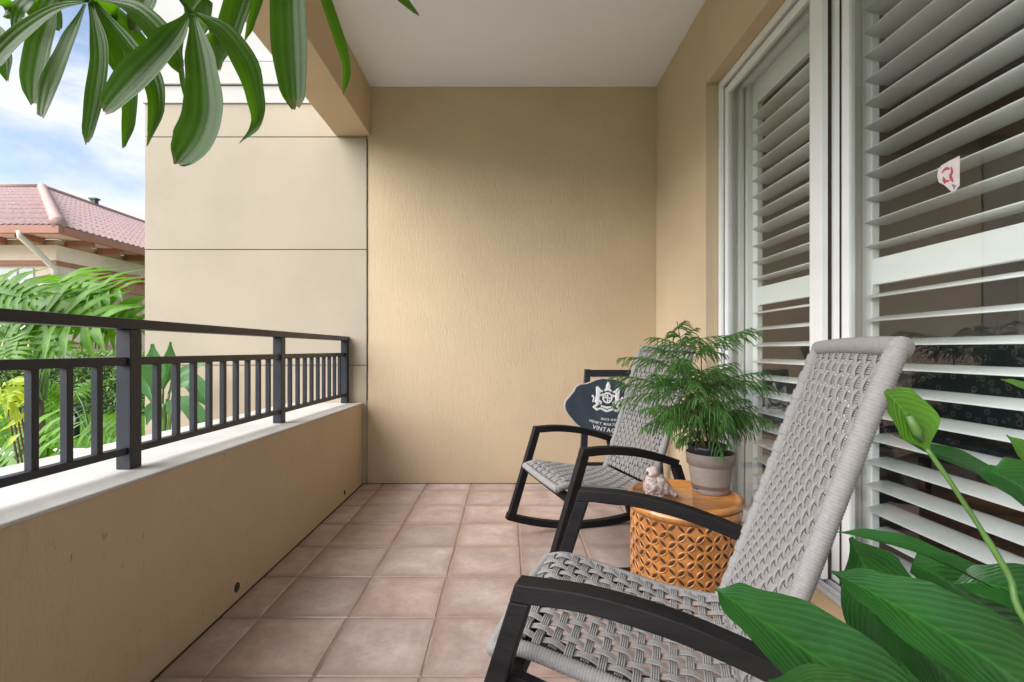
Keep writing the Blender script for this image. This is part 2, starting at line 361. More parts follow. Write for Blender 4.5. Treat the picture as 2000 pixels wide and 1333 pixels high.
# sticker on the near pane
def flat_poly(m,pts2,x,off):
    m.add([(x-off[0],p[0]-off[1],p[1]-off[2]) for p in pts2],[tuple(range(len(pts2)))])
st=empty('window_sticker',(1.2545,1.39,1.49)); tag(st,'small pink and white shield sticker stuck to the near glass pane','sticker')
out_=[(-.034,.046),(-.034,-.036),(-.022,-.046),(-.010,-.046),(.012,-.020),(.030,-.006),(.036,.012),(.034,.030),(.024,.040),(0,.044)]
m=MB(); m.prism(out_,lambda p:(.0005,p[0],p[1]),lambda p:(-.0006,p[0],p[1])); m.build('backing',mat_simple('sticker_white',(.62,.55,.55),.5,.1,60),st,recalc=True)
m=MB(); red=mat_simple('sticker_red',(.42,.07,.09),.5,.3,120)
for k in range(3):
    a0=R(20+110*k); pts=[Vector((-.0010,.004+ .018*math.cos(a0+q*.28)*(1-.05*q),.008+.022*math.sin(a0+q*.28)*(1-.05*q))) for q in range(8)]
    m.tube(pts,[.0012+.0035*math.sin(math.pi*i/7) for i in range(8)],6,flat=.12,up=(1,0,0))
m.tube([(-.001,.018,-.002),(-.001,.010,-.012),(-.001,.0,-.010)],[.002,.006,.002],6,flat=.1,up=(1,0,0))
m.tube([(-.001,-.004,.006),(-.001,-.010,-.010),(-.001,-.016,-.020)],[.002,.005,.002],6,flat=.1,up=(1,0,0))
m.build('printed_swirls',red,st)
m=MB(); m.tube([(-.001,-.012,-.026),(-.001,-.020,-.034),(-.001,-.016,-.042)],[.002,.005,.001],6,flat=.1,up=(1,0,0)); m.build('printed_mark',mat_simple('sticker_grey',(.15,.2,.2),.5),st)

# ------------------------------------------------------------------ plantation shutters
def louver_mesh(y0,y1,w=.092,th=.0115,tilt=5):
    n=14; prof=[]
    for k in range(n):
        a=2*math.pi*k/n; prof.append((math.cos(a)*w/2, math.sin(a)*th/2*(1 if abs(math.cos(a))<.95 else .6)))
    c,s_=math.cos(R(tilt)),math.sin(R(tilt))
    prof=[(x*c-z*s_, x*s_+z*c) for x,z in prof]
    m=MB(); m.prism(prof,lambda p:(p[0],y0,p[1]),lambda p:(p[0],y1,p[1])); return m
SX=1.352
def shutter(y0,y1,label):
    sh=empty('plantation_shutter',(SX,(y0+y1)/2,.10)); tag(sh,label,'shutter','white shutters behind the sliding glass door')
    cy=(y0+y1)/2; w=.052; x=.014
    m=MB()
    m.box(-x,x,y0-cy,y0-cy+w,.0,2.34); m.box(-x,x,y1-cy-w,y1-cy,.0,2.34)
    m.box(-x+.0015,x-.0015,y0-cy+w,y1-cy-w,.0,.075); m.box(-x+.0015,x-.0015,y0-cy+w,y1-cy-w,2.215,2.34)
    m.box(-x+.0015,x-.0015,y0-cy+w,y1-cy-w,1.135,1.230)
    m.build('shutter_frame',M['shutter'],sh,bevel=.002)
    lm=None
    zs=[1.274+.0857*k for k in range(11)]+[1.098-.0857*k for k in range(12)]
    tilts={}
    for z in zs:
        if lm is None:
            lo=louver_mesh(y0-cy+w+.002,y1-cy-w-.002).build('louver',M['shutter'],sh,smooth=False); lm=lo
            for p in lo.data.polygons: p.use_smooth = len(p.vertices)==4
        else:
            lo=lm.copy(); COL.objects.link(lo); lo.parent=sh
        lo.location=(0,0,z)
        lo.rotation_euler=(0,R(random.uniform(-1.8,1.8)+(-8 if z<1.1 else (15 if z>1.5 else 8))),0)
    return sh
shutter(1.857,2.665,'white louvred shutter behind the far door panel, next to the end wall')
shutter(.86,1.845,'white louvred shutter behind the near glass pane with the sticker')
shutter(-.15,.85,'white louvred shutter at the right edge, nearest the photographer')
m=MB(); m.box(1.31,1.40,2.67,2.74,.1,2.48); m.box(1.31,1.40,-.4,2.6695,2.445,2.48)
o=m.build('shutter_casing',M['shutter'],bevel=.003); tag(o,'white wooden casing round the window shutters','casing')

# room behind
m=MB(); 
def inward(m,x0,x1,y0,y1,z0,z1,skip=()):
    fs={'x1':[(x1,y0,z0),(x1,y0,z1),(x1,y1,z1),(x1,y1,z0)],'y0':[(x0,y0,z0),(x0,y0,z1),(x1,y0,z1),(x1,y0,z0)],'y1':[(x0,y1,z0),(x1,y1,z0),(x1,y1,z1),(x0,y1,z1)],
        'z0':[(x0,y0,z0),(x1,y0,z0),(x1,y1,z0),(x0,y1,z0)],'z1':[(x0,y0,z1),(x0,y1,z1),(x1,y1,z1),(x1,y0,z1)]}
    for k,q in fs.items():
        if k not in skip: m.quad(*q)
m.box(4.6,4.7,-1.3,4.6,-.1,2.9); m.box(1.37,4.6,4.4,4.5,-.1,2.9); m.box(1.37,4.6,-1.3,-1.2,-.1,2.9)
o=m.build('room_wall',M['room_wall']); tag(o,'taupe interior walls seen between the louvres','wall')
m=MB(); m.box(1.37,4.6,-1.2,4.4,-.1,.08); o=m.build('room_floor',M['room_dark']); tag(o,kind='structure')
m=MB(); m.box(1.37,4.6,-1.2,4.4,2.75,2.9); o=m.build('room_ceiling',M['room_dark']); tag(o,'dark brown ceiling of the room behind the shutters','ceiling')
# patterned bench inside
bn=empty('indoor_bench',(2.35,2.35,.08)); tag(bn,'dark bench with patterned cushion in the room behind the near shutter','bench')
def pat_mat():
    m,nt,out=nodes('patterned_fabric'); p=N(nt,'ShaderNodeBsdfPrincipled',Roughness=.85)
    v=coords(nt,(1,1,1)); vo=N(nt,'ShaderNodeTexVoronoi',Scale=19.0); vo.feature='F1'; L(nt,v,vo.inputs['Vector'])
    r=ramp(nt,vo.outputs['Distance'],[(.14,(.03,.035,.05)),(.2,(.13,.13,.13)),(.30,(.13,.13,.13)),(.36,(.03,.035,.05))]); L(nt,r.outputs[0],p.inputs['Base Color']); L(nt,p.outputs[0],out.inputs[0]); return m
m=MB(); m.box(-.3,.3,-.75,.75,.38,.5); m.build('cushion',pat_mat(),bn,bevel=.03)
m=MB(); m.box(.2,.3,-.75,.75,.505,.95); m.build('backrest',pat_mat(),bn,bevel=.03)
for a in (-.27,.23):
    for b in (-.72,.67):
        m=MB(); m.box(a,a+.04,b,b+.05,0,.379); m.build('leg',M['dark_wood'],bn)

# ------------------------------------------------------------------ rocking chair
def smoothprof(pts,n): return [(p.x,p.y) for p in bez([(a,b,0) for a,b in pts],n)]
def make_chair():
    ch=empty('rocking_chair')
    # woven surface profile (u forward, z up): seat then back
    seat=smoothprof([(0.0,.405),(-.05,.418),(-.15,.398),(-.30,.368),(-.42,.357),(-.455,.362)],40)
    back=smoothprof([(-.462,.375),(-.487,.44),(-.545,.60),(-.603,.78),(-.652,.93),(-.680,1.000)],48)
    def surf(prof):
        Ls=[0]
        for a,b in zip(prof,prof[1:]): Ls.append(Ls[-1]+math.hypot(b[0]-a[0],b[1]-a[1]))
        def f(s_):
            s_=max(0,min(Ls[-1],s_)); k=0
            while k<len(Ls)-2 and Ls[k+1]<s_: k+=1
            q=(s_-Ls[k])/(Ls[k+1]-Ls[k]); a,b=prof[k],prof[k+1]
            t=Vector((b[0]-a[0],0,b[1]-a[1])).normalized(); nrm=Vector((t.z,0,-t.x))
            return Vector((a[0]+(b[0]-a[0])*q,0,a[1]+(b[1]-a[1])*q)), nrm
        return f,Ls[-1]
    hw=.211
    def weave(prof,pw,cw,pf,cf,flip,name,rc=.0025):
        f,Lt=surf(prof); m=MB(); sg=-1 if flip else 1
        nw=int(round(2*hw/pw)); nf=int(round(Lt/pf)); pw=2*hw/nw; pf=Lt/nf; A=.0028
        for i in range(nw):
            for c in range(cw):
                v=-hw+pw*(i+.5)+(c-(cw-1)/2)*rc*2.0; pts=[]
                nn=nf*4
                for k in range(nn+1):
                    s_=Lt*k/nn; ph=(s_/pf-.5)*math.pi
                    h=A*math.cos(ph)*(1 if i%2 else -1)*1.25; h=max(-A,min(A,h))
                    p,nr=f(s_); jit=.0006*math.sin(k*1.7+i*3+c*5)
                    pts.append(p+Vector((0,v+jit,0))+nr*(h*sg))
                m.tube(pts,rc,6,cap=False,up=(0,1,0))
        for j in range(nf):
            for c in range(cf):
                s_=pf*(j+.5)+(c-(cf-1)/2)*rc*2.0; pts=[]; nn=nw*4
                p,nr=f(s_)
                for k in range(nn+1):
                    v=-hw-.006+(2*hw+.012)*k/nn; ph=((v+hw)/pw-.5)*math.pi
                    h=-A*math.cos(ph)*(1 if j%2 else -1)*1.25*(-1 if False else 1); h=max(-A,min(A,h))
                    pts.append(p+Vector((0,v,0))+nr*(h*sg*(-1)**0))
                m.tube(pts,rc,6,cap=False,up=(0,0,1))
        return m
    weave(seat,.0325,4,.0325,4,False,'seat',.0022).build('seat',M['rope'],ch,smooth=True)
    weave(back,.0235,3,.0265,4,False,'back',.0021).build('backrest',M['rope'],ch,smooth=True)
    # rope-wrapped rails
    def wrapped(path,r,name,pitch=.0060,swell=None):
        pts=bez(path,200); Ls=[0]
        for a,b in zip(pts,pts[1:]): Ls.append(Ls[-1]+(b-a).length)
        tot=Ls[-1]; n=int(tot/(pitch/3)); P_=[];r_=[]
        k=0
        for i in range(n+1):
            s_=tot*i/n
            while k<len(Ls)-2 and Ls[k+1]<s_: k+=1
            q=(s_-Ls[k])/max(1e-9,Ls[k+1]-Ls[k]); P_.append(pts[k].lerp(pts[k+1],q))
            rr=r+.0016*abs(math.sin(math.pi*s_/pitch))-.0010
            if swell: rr+=.0016*(1 if math.sin(2*math.pi*s_/swell)>0 else -.6)
            r_.append(rr)
        m=MB(); m.tube(P_,r_,12); return m.build(name,M['rope'],ch,smooth=True)
    for sv in (-1,1):
        v=sv*(hw+.014)
        wrapped([(0.004,v,.392),(-.05,v,.402),(-.15,v,.386),(-.30,v,.357),(-.42,v,.347),(-.462,v,.352)],.0155,'seat_side_rail')
        wrapped([(-.458,v,.352),(-.487,v,.43),(-.545,v,.60),(-.603,v,.78),(-.652,v,.93),(-.677,v,1.0)],.0165,'back_side_rail',swell=.046 if sv<0 else None)
    wrapped([(.004,-hw-.020,.390),(.010,-hw*.4,.392),(.010,hw*.4,.392),(.004,hw+.020,.390)],.0165,'seat_front_rail')
    wrapped([(-.680,-hw-.022,1.003),(-.682,-hw*.4,1.006),(-.682,hw*.4,1.006),(-.680,hw+.022,1.003)],.0175,'back_top_rail')
    wrapped([(-.460,-hw-.016,.352),(-.460,0,.352),(-.460,hw+.016,.352)],.010,'rear_cross_rail')
    # wooden sides
    def strip(curve,th,v0,v1,name,ends=None):
        n=len(curve); up=[];dn=[]
        for i in range(n):
            a=curve[max(0,i-1)];b=curve[min(n-1,i+1)]; tx,tz=b[0]-a[0],b[1]-a[1]; l=math.hypot(tx,tz); nx,nz=-tz/l,tx/l
            up.append((curve[i][0]+nx*th/2,curve[i][1]+nz*th/2)); dn.append((curve[i][0]-nx*th/2,curve[i][1]-nz*th/2))
        if ends: 
            if ends[0]: up[0],dn[0]=ends[0]
            if ends[1]: up[-1],dn[-1]=ends[1]
        m=MB()
        for i in range(n-1):
            q=[up[i],up[i+1],dn[i+1],dn[i]]
            b=len(m.v)
        vs=[];
        for (x,z) in up+dn: vs.append((x,v0,z))
        for (x,z) in up+dn: vs.append((x,v1,z))
        N2=2*n; fs=[]
        for i in range(n-1):
            fs+=[(i,i+1,n+i+1,n+i),(N2+i,N2+n+i,N2+n+i+1,N2+i+1),(i,N2+i,N2+i+1,i+1),(n+i,n+i+1,N2+n+i+1,N2+n+i)]
        fs+=[(0,n,N2+n,N2),(n-1,N2+n-1,N2+2*n-1,2*n-1)]
        m.add(vs,fs)
        return m.build(name,M['dark_wood'],ch,bevel=.003,recalc=True)
    for sv in (-1,1):
        a,b=(sv*.288,sv*.330); v0,v1=min(a,b),max(a,b)
        arm=smoothprof([(-.080,.564),(-.20,.566),(-.33,.550),(-.44,.522),(-.535,.490)],20)
        strip(arm,.034,v0,v1,'armrest',[((-.0616,.5472),(-.0725,.581)),None])
        strip([(-.0805,.5465),(.055,.118)],.036,v0+.001,v1-.001,'front_leg',[((-.0616,.5465),(-.0994,.5465)),((.0765,.110),(.039,.100))])
        rk=[]; Rr=1.45; uc=-.42
        for k in range(31):
            u=.083-k*(.083+.93)/30; rk.append((u,Rr-math.sqrt(Rr*Rr-(u-uc)**2)+.0185))
        strip(rk,.036,v0,v1,'rocker')
        strip([(-.530,.480),(-.60,.28),(-.66,.060)],.036,v0+.001,v1-.001,'rear_leg')
        sr=smoothprof([(-.045,.375),(-.15,.352),(-.30,.325),(-.46,.315),(-.58,.325)],14)
        strip(sr,.030,(sv*.262 if sv>0 else -.287),(sv*.287 if sv>0 else -.262),'seat_side_bar')
    m=MB(); m.box(-.055,-.025,-.288,.288,.335,.368); m.build('front_stretcher',M['dark_wood'],ch,bevel=.003)
    m=MB(); m.box(-.615,-.585,-.288,.288,.275,.31); m.build('rear_stretcher',M['dark_wood'],ch,bevel=.003)
    return ch
th=R(161)
c1=make_chair(); c1.location=(.053,1.21,0); c1.rotation_euler=(0,0,th)
tag(c1,'large woven grey rope rocking chair in the foreground, beside the potted peace lily','rocking chair','grey rope rocking chairs with black wooden frames')
c2=copy_tree(c1); c2.location=(.1656,2.355,0); c2.rotation_euler=(0,0,math.atan2(-.27,-.963))
c2['label']='farther rope rocking chair near the end wall, in front of the dark oval sign'

# ------------------------------------------------------------------ carved drum table
TC=(.678,1.868); TR=.205; TH=.45
tb=empty('drum_side_table',(TC[0],TC[1],0)); tag(tb,'round honey wood drum table with pierced flower lattice sides, between the rocking chairs','side table')
m=MB(); m.lathe([(0,.425),(TR-.03,.425),(TR-.006,.427),(TR+.004,.435),(TR+.005,.444),(TR-.002,.4515),(TR-.010,.4525),(TR-.018,.4505),(TR-.020,.4475),(0,.4475)],n=96); m.build('tabletop',M['honey'],tb,smooth=True)
m=MB(); m.lathe([(TR-.012,.395),(TR-.003,.395),(TR-.002,.424),(TR-.012,.424)],n=96); m.build('rim_band',M['honey'],tb,smooth=True); m=MB(); m.lathe([(TR-.014,0),(TR-.001,0),(TR,.03),(TR-.014,.03)],n=96); m.build('base_ring',M['honey'],tb,smooth=True)
# overlapping-circle lattice wrapped on the cylinder
nc=20; pc=2*math.pi*TR/nc; rows=6; pz=.365/rows
def cyl(sx,z,rad): a=sx/TR; return Vector((rad*math.cos(a),rad*math.sin(a),z))
m=MB(); hl=MB()
for i in range(nc):
    for j in range(0,rows):
        # ring with its four-petal flower; dark petal sheets on the solid drum paint the openings' shade
        for (ox,oz) in ((.5,.5),(0,0)):
            cx_,cz=(i+ox)*pc,.030+(j+oz)*pz
            if oz==0 and j==0: continue
            pts=[cyl(cx_+pc*.5*math.cos(2*math.pi*k/24),cz+pz*.5*math.sin(2*math.pi*k/24),TR-.0085) for k in range(25)]
            m.tube(pts,.0034,5,cap=False)
            for q in range(4):
                an=math.pi/4+q*math.pi/2; ca,sa=math.cos(an),math.sin(an)
                c0=(cx_+pc*.3535*ca, cz+pz*.3535*sa); tx,tz=-sa,ca
                n_=10; ring=[]
                for k in range(n_):
                    t_=2*math.pi*k/n_; lx=math.cos(t_)*.36; w_=math.sin(t_)*.085*(1-.35*abs(math.cos(t_)))
                    ring.append((c0[0]+pc*(tx*lx*.62+ca*w_), c0[1]+pz*(tz*lx*.62+sa*w_)))
                if (ox==.5): hl.add([cyl(x,z,TR-.0068) for x,z in ring],[tuple(range(n_))])
            bud=[cyl(cx_+pc*.10*math.cos(2*math.pi*k/8),cz+pz*.10*math.sin(2*math.pi*k/8),TR-.0085) for k in range(8)]
m.build('carved_lattice',M['honey'],tb,smooth=True); hl.build('lattice_opening_shade',M['honey_in'],tb)
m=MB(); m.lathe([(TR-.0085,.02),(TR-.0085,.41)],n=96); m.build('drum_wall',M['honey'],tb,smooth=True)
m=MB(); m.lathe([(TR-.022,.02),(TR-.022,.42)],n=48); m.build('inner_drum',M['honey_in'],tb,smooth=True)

# ------------------------------------------------------------------ clay pot with young norfolk pine
PC=Vector((.793,1.905,.4480))
pot=empty('clay_pot',PC); tag(pot,'grey taupe clay pot standing on the drum table','pot')
m=MB(); m.lathe([(0,0),(.064,0),(.067,.003),(.068,.010),(.079,.088),(.0805,.104),(.0800,.107),(.0870,.109),(.0915,.150),(.0905,.154),(.085,.154),(.080,.12),(.07,.02),(0,.015)],n=64)
m.build('pot_body',mat_simple('taupe_clay',(.20,.165,.145),.7,.12,14,.25,60,stretch=(1,1,6)),pot,smooth=True)
npn=empty('norfolk_pine',PC+Vector((-.014,-.004,.016))); tag(npn,'young feathery green Norfolk pine in a black nursery pot, set in the clay pot','potted plant')
m=MB(); m.lathe([(0,.0),(.055,.0),(.066,.135),(.072,.152),(.074,.168),(.070,.168),(.066,.150),(0,.150)],n=48); m.build('nursery_pot',mat_simple('black_plastic',(.012,.012,.018),.4,.2,20),npn,smooth=True)
m=MB(); m.lathe([(0,.156),(.030,.158),(.066,.152)],n=30); m.build('soil',M['soil'],npn)
stem=MB(); fol=MB()
rnd=random.Random(11)
def needles(pts,ln,dens,col=None):
    "small paired needle blades all round a twig"
    for a,b in zip(pts,pts[1:]):
        d=(b-a); L_=d.length; t=d.normalized(); n=max(1,int(L_*dens))
        for k in range(n):
            p=a+d*((k+rnd.random())/n); s_=t.orthogonal().normalized(); s_.rotate(Matrix.Rotation(rnd.uniform(0,6.28),3,t))
            e=p+(s_*.75+t*.85).normalized()*ln*rnd.uniform(.7,1.15); w=t.cross(s_)*.0008
            fol.add([p-w,p+w,e],[(0,1,2)],[(0,0),(1,0),(.5,1)])
def twig(p,d,ln,droop,curl=0):
    pts=[p]; 
    for k in range(5):
        d=(d+Vector((0,0,-droop*.24))).normalized(); pts.append(pts[-1]+d*ln/5)
    return pts
def branch(base,d,ln,droop):
    pts=[base]; n=9
    for k in range(n):
        d=(d+Vector((0,0,-droop*.10*(1 if k>2 else .4)))).normalized(); pts.append(pts[-1]+d*ln/n)
    stem.tube(pts,[.0016*(1-.7*k/n) for k in range(n+1)],5,cap=False)
    side=d.cross(Vector((0,0,1))).normalized()
    nb=max(4,int(ln/.021))
    for k in range(1,nb+1):
        q=k/nb; idx=min(q,.999)*n; i=int(idx); p=pts[i].lerp(pts[i+1],idx-i); t=(pts[i+1]-pts[i]).normalized()
        if q<.16: continue
        L2=.088*math.sin(math.pi*min(1,.18+q*.74))**.7*rnd.uniform(.65,1.2)*(ln/.24)**.4
        for sg in (-1,1):
            tw=twig(p,(t*rnd.uniform(.6,1.0)+side*sg*rnd.uniform(.45,.85)+Vector((0,0,rnd.uniform(-.18,.12)))).normalized(),L2,droop*.9+.30+rnd.uniform(0,.45))
            needles(tw,.0080,1300); fol.tube(tw,[.0016,.0020,.0021,.0019,.0015,.0007],4,cap=False)
    needles(pts[3:],.0095,1200)
def pine_stem(top,base,whorls,r):
    pts=bez([base,base.lerp(top,.4)+Vector((rnd.uniform(-.01,.01),0,0)),top],20); stem.tube(pts,[.0042*(1-.6*k/20) for k in range(21)],7,cap=False)
    for (q,ln,nb,rise,droop) in whorls:
        off=rnd.uniform(0,6.28)
        for k in range(nb):
            a=off+2*math.pi*k/nb+rnd.uniform(-.3,.3); i=max(1,min(19,int((q-abs(rnd.gauss(0,.045)))*20))); p=pts[i]; d=Vector((math.cos(a),math.sin(a),rise+rnd.uniform(-.1,.38))).normalized()
            branch(p,d,ln*rnd.uniform(.65,1.15),droop*rnd.uniform(.9,1.6))
def loc(px,py,Y): return W(px,py,Y)-Vector(npn.location)
b0=loc(1385,882,1.90); 
pine_stem(loc(1322,628,1.86),loc(1372,884,1.885),[(.99,.07,5,.45,.3),(.88,.23,6,.30,.5),(.64,.28,7,.16,.6),(.42,.24,6,.14,.8)],0)
pine_stem(loc(1368,668,1.92),loc(1386,884,1.90),[(.98,.22,6,.32,.5),(.74,.26,6,.18,.55),(.50,.24,6,.10,.8),(.3,.16,4,.1,1.0)],0)
pine_stem(loc(1318,712,1.83),loc(1378,884,1.87),[(.98,.22,6,.25,.55),(.62,.20,6,.15,.8)],0)
pine_stem(loc(1385,728,1.84),loc(1390,884,1.87),[(.98,.22,6,.25,.55),(.6,.19,6,.15,.8)],0)
pine_stem(loc(1290,748,1.93),loc(1370,884,1.91),[(.98,.22,7,.28,.6),(.6,.18,5,.25,.9)],0)
pine_stem(loc(1352,780,1.81),loc(1380,884,1.86),[(.98,.19,6,.35,.8),(.6,.14,4,.3,1.0)],0)
pine_stem(loc(1398,790,1.95),loc(1392,884,1.92),[(.98,.19,6,.3,.8),(.6,.14,4,.2,1.1)],0)
pine_stem(loc(1335,810,1.84),loc(1374,884,1.87),[(.98,.15,6,.6,.8)],0)
pine_stem(loc(1405,815,1.86),loc(1390,884,1.88),[(.98,.13,6,.6,.9)],0)
M['pine']=mat_leaf('pine_needles',(.055,.165,.03),(.14,.31,.075),trans=.2,rough=.45,veinc=(.11,.25,.06))
M['twig']=mat_simple('pine_twig',(.085,.075,.03),.7,.3,30)
stem.build('stem',M['twig'],npn,smooth=True); fol.build('foliage',M['pine'],npn)

# ------------------------------------------------------------------ bird figurine
fg=empty('bird_figurine',(.553,1.838,.4476),R(8)); tag(fg,'weathered pinkish grey carved bird figurine resting on the drum table','figurine')
fg.location=(.558,1.835,.4476)
def blob(m,c,r,rot=None,n=22,k=14,namp=.0,ns=30):
    vs=[];c=Vector(c)
    for i in range(k+1):
        la=math.pi*i/k-math.pi/2
        for j in range(n):
            lo=2*math.pi*j/n; p=Vector((math.cos(la)*math.cos(lo)*r[0],math.cos(la)*math.sin(lo)*r[1],math.sin(la)*r[2]))
            if rot: p.rotate(rot)
            q=c+p
            if namp: q=q+p.normalized()*namp*noise.noise(q*ns)
            vs.append(q)
    m.add(vs,[(i*n+j,i*n+(j+1)%n,(i+1)*n+(j+1)%n,(i+1)*n+j) for i in range(k) for j in range(n)])
from mathutils import Euler
m=MB()
blob(m,(0,0,.046),(.046,.036,.044),Euler((0,R(30),0)),30,22,.007,55)
blob(m,(-.010,-.002,.092),(.026,.022,.025),Euler((0,R(-20),0)),24,16,.004,60)
blob(m,(-.022,-.018,.040),(.030,.016,.026),Euler((0,R(50),0)),24,16,.006,70)
blob(m,(.020,-.024,.048),(.036,.012,.022),Euler((0,R(55),0)),24,16,.005,70)
blob(m,(.0,0,.009),(.038,.030,.012),None,24,10,.003,60)
m.tube([(.020,-.010,.060),(.040,-.016,.040),(.058,-.022,.020),(.070,-.026,.010)],[.017,.015,.011,.009],12)
fo=m.build('carved_body',None,fg,smooth=True)
md=fo.modifiers.new('Remesh','REMESH'); md.mode='VOXEL'; md.voxel_size=.0022; md.use_smooth_shade=True
def fig_mat():
    m,nt,out=nodes('weathered_ceramic'); p=N(nt,'ShaderNodeBsdfPrincipled',Roughness=.75); v=coords(nt); n=noise_n(nt,v,60,6,.7,.8); n2=noise_n(nt,v,160,3)
    r=ramp(nt,n,[(.34,(.16,.10,.085)),(.48,(.42,.33,.30)),(.7,(.60,.52,.49))]); L(nt,r.outputs[0],p.inputs['Base Color']); L(nt,bump(nt,math_n(nt,'ADD',n,math_n(nt,'MULTIPLY',n2,.4)),.9,.006),p.inputs['Normal']); L(nt,p.outputs[0],out.inputs[0]); return m
fo.data.materials.append(fig_mat())
m=MB(); m.tube([(-.032,-.006,.094),(-.044,-.009,.088)],[.006,.001],8); m.tube([(.068,-.026,.011),(.074,-.027,.008)],[.008,.006],10); m.build('dark_tip',mat_simple('dark_ceramic',(.06,.05,.05),.6),fg,smooth=True)

# ------------------------------------------------------------------ oval sign on its stand
YS=3.22
stn=empty('display_stand',(.62,3.36,0)); tag(stn,'black wooden stand behind the far rocking chair, holding up the oval sign','stand')
lo_=Vector(stn.location)
m=MB(); m.hexa([Vector(p)-lo_ for p in [(.485,3.30,0),(.535,3.30,0),(.535,3.34,0),(.485,3.34,0),(.530,3.30,.866),(.568,3.30,.866),(.568,3.34,.866),(.530,3.34,.866)]]); m.build('post',M['black'],stn,bevel=.003)
m=MB(); m.hexa([Vector(p)-lo_ for p in [(1.02,3.30,0),(1.07,3.30,0),(1.07,3.34,0),(1.02,3.34,0),(.985,3.30,.866),(1.02,3.30,.866),(1.02,3.34,.866),(.985,3.34,.866)]]); m.build('post',M['black'],stn,bevel=.003)
m=MB(); m.box(.5685-lo_.x,.9845-lo_.x,3.303-lo_.y,3.337-lo_.y,.815,.862); m.build('crossbar',M['black'],stn,bevel=.003)
m=MB(); m.box(.523-lo_.x,1.018-lo_.x,3.305-lo_.y,3.335-lo_.y,.20,.235); m.build('crossbar',M['black'],stn,bevel=.003)
m=MB(); m.box(.545-lo_.x,1.000-lo_.x,3.245-lo_.y,3.2995-lo_.y,.475,.505); m.build('ledge',M['black'],stn,bevel=.003)
sg=empty('oval_sign',W(1187,797,YS)); sg.rotation_euler=(R(-4),R(4.5),0); tag(sg,'dark blue grey scalloped sign with a white crest and curved lettering, leaning on the stand','sign')
sp_=YS/F_PX*.97
half=[(0,-60),(-14,-60),(-28,-56),(-38,-50),(-48,-46),(-60,-44),(-68,-38),(-72,-28),(-80,-17),(-87,-7),(-89,2),(-86,12),(-79,22),(-71,30),(-63,38),(-54,44),(-42,46),(-30,49),(-16,55),(0,57)]
full=half+[(-x,y) for x,y in half[-2:0:-1]]
def plate(scale,y0,y1,m): m.prism([(x*sp_*scale[0],-y*sp_*scale[1]) for x,y in full],lambda p:(p[0],y0,p[1]),lambda p:(p[0],y1,p[1]))
m=MB(); plate((1.0,1.0),0,.018,m); m.build('sign_edge',mat_simple('pale_worn_edge',(.42,.37,.32),.7,.2,40),sg,bevel=.003,recalc=True)
m=MB(); plate((.965,.955),-.003,-.0002,m); m.build('sign_face',mat_simple('slate_blue_paint',(.024,.036,.054),.55,.35,7,.15,60),sg,recalc=True)
wm=mat_simple('white_print',(.66,.67,.68),.6,.1,50)
def text_mesh(body,size,cx_,cz,arc=None,space=1.0):
    "letters placed one by one along an arc sagging in the middle"
    m=MB(); wds=[]; x=0
    for ch in body:
        cu=bpy.data.curves.new('glyph','FONT'); cu.body=ch; cu.size=size; cu.extrude=.0004; cu.align_x='LEFT'; cu.resolution_u=3; cu.offset=size*.012
        ob=bpy.data.objects.new('glyph',cu); COL.objects.link(ob); dg=bpy.context.evaluated_depsgraph_get(); dg.update()
        ev=ob.evaluated_get(dg); me=ev.to_mesh()
        vs=[v.co.copy() for v in me.vertices]; fs=[tuple(p.vertices) for p in me.polygons]; ev.to_mesh_clear(); bpy.data.objects.remove(ob); bpy.data.curves.remove(cu)
        wdt=(max(v.x for v in vs)-min(v.x for v in vs)) if vs else size*.32; mn=min((v.x for v in vs),default=0)
        wds.append((x,wdt,mn,vs,fs)); x+=(wdt+size*.13)*space
    tot=x-size*.13
    for (x0,wdt,mn,vs,fs) in wds:
        if not vs: continue
        xc=x0+wdt/2-tot/2; sag=(arc*(xc*xc)) if arc else 0; ang=math.atan(2*arc*xc) if arc else 0
        ca,sa=math.cos(ang),math.sin(ang)
        m.add([(cx_+xc+(v.x-mn-wdt/2)*ca-v.y*sa,-.0038-v.z*.5,cz+sag+(v.x-mn-wdt/2)*sa+v.y*ca) for v in vs],fs)
    return m
text_mesh('SINCE 1845',.020,.01,-.083,1.0).build('small_lettering',wm,sg)
text_mesh('HENRY MARTIN LOND',.024,.02,-.116,1.0).build('name_lettering',wm,sg)
text_mesh('VINTAGE TEAS',.038,.05,-.158,.8).build('large_lettering',wm,sg)
# crest: helm, shield, two rampant supporters, ribbon
m=MB(); K=sp_; yy=-.0038
def bl(pts,rs): m.tube([(x*K,yy,-z*K) for x,z in pts],[r*K for r in rs],8,flat=.18,up=(0,1,0))
cx_=-2
bl([(cx_,-52),(cx_,-46),(cx_,-36)],[1.5,4,5]); bl([(cx_-5,-44),(cx_+5,-44)],[1.2,1.2]); bl([(cx_-7,-34),(cx_,-38),(cx_+7,-34)],[2,3,2])
for a in range(14):
    an=a/14*6.283; bl([(cx_+9*math.cos(an),-20+10*math.sin(an)),(cx_+9*math.cos(an+.45),-20+10*math.sin(an+.45))],[1.7,1.7])
bl([(cx_,-28),(cx_,-12)],[1.2,1.2]); bl([(cx_-7,-20),(cx_+7,-20)],[1.2,1.2])
bl([(cx_-3,-25),(cx_-4,-22)],[1.5,1.5]); bl([(cx_+4,-17),(cx_+4,-14)],[1.5,1.5])
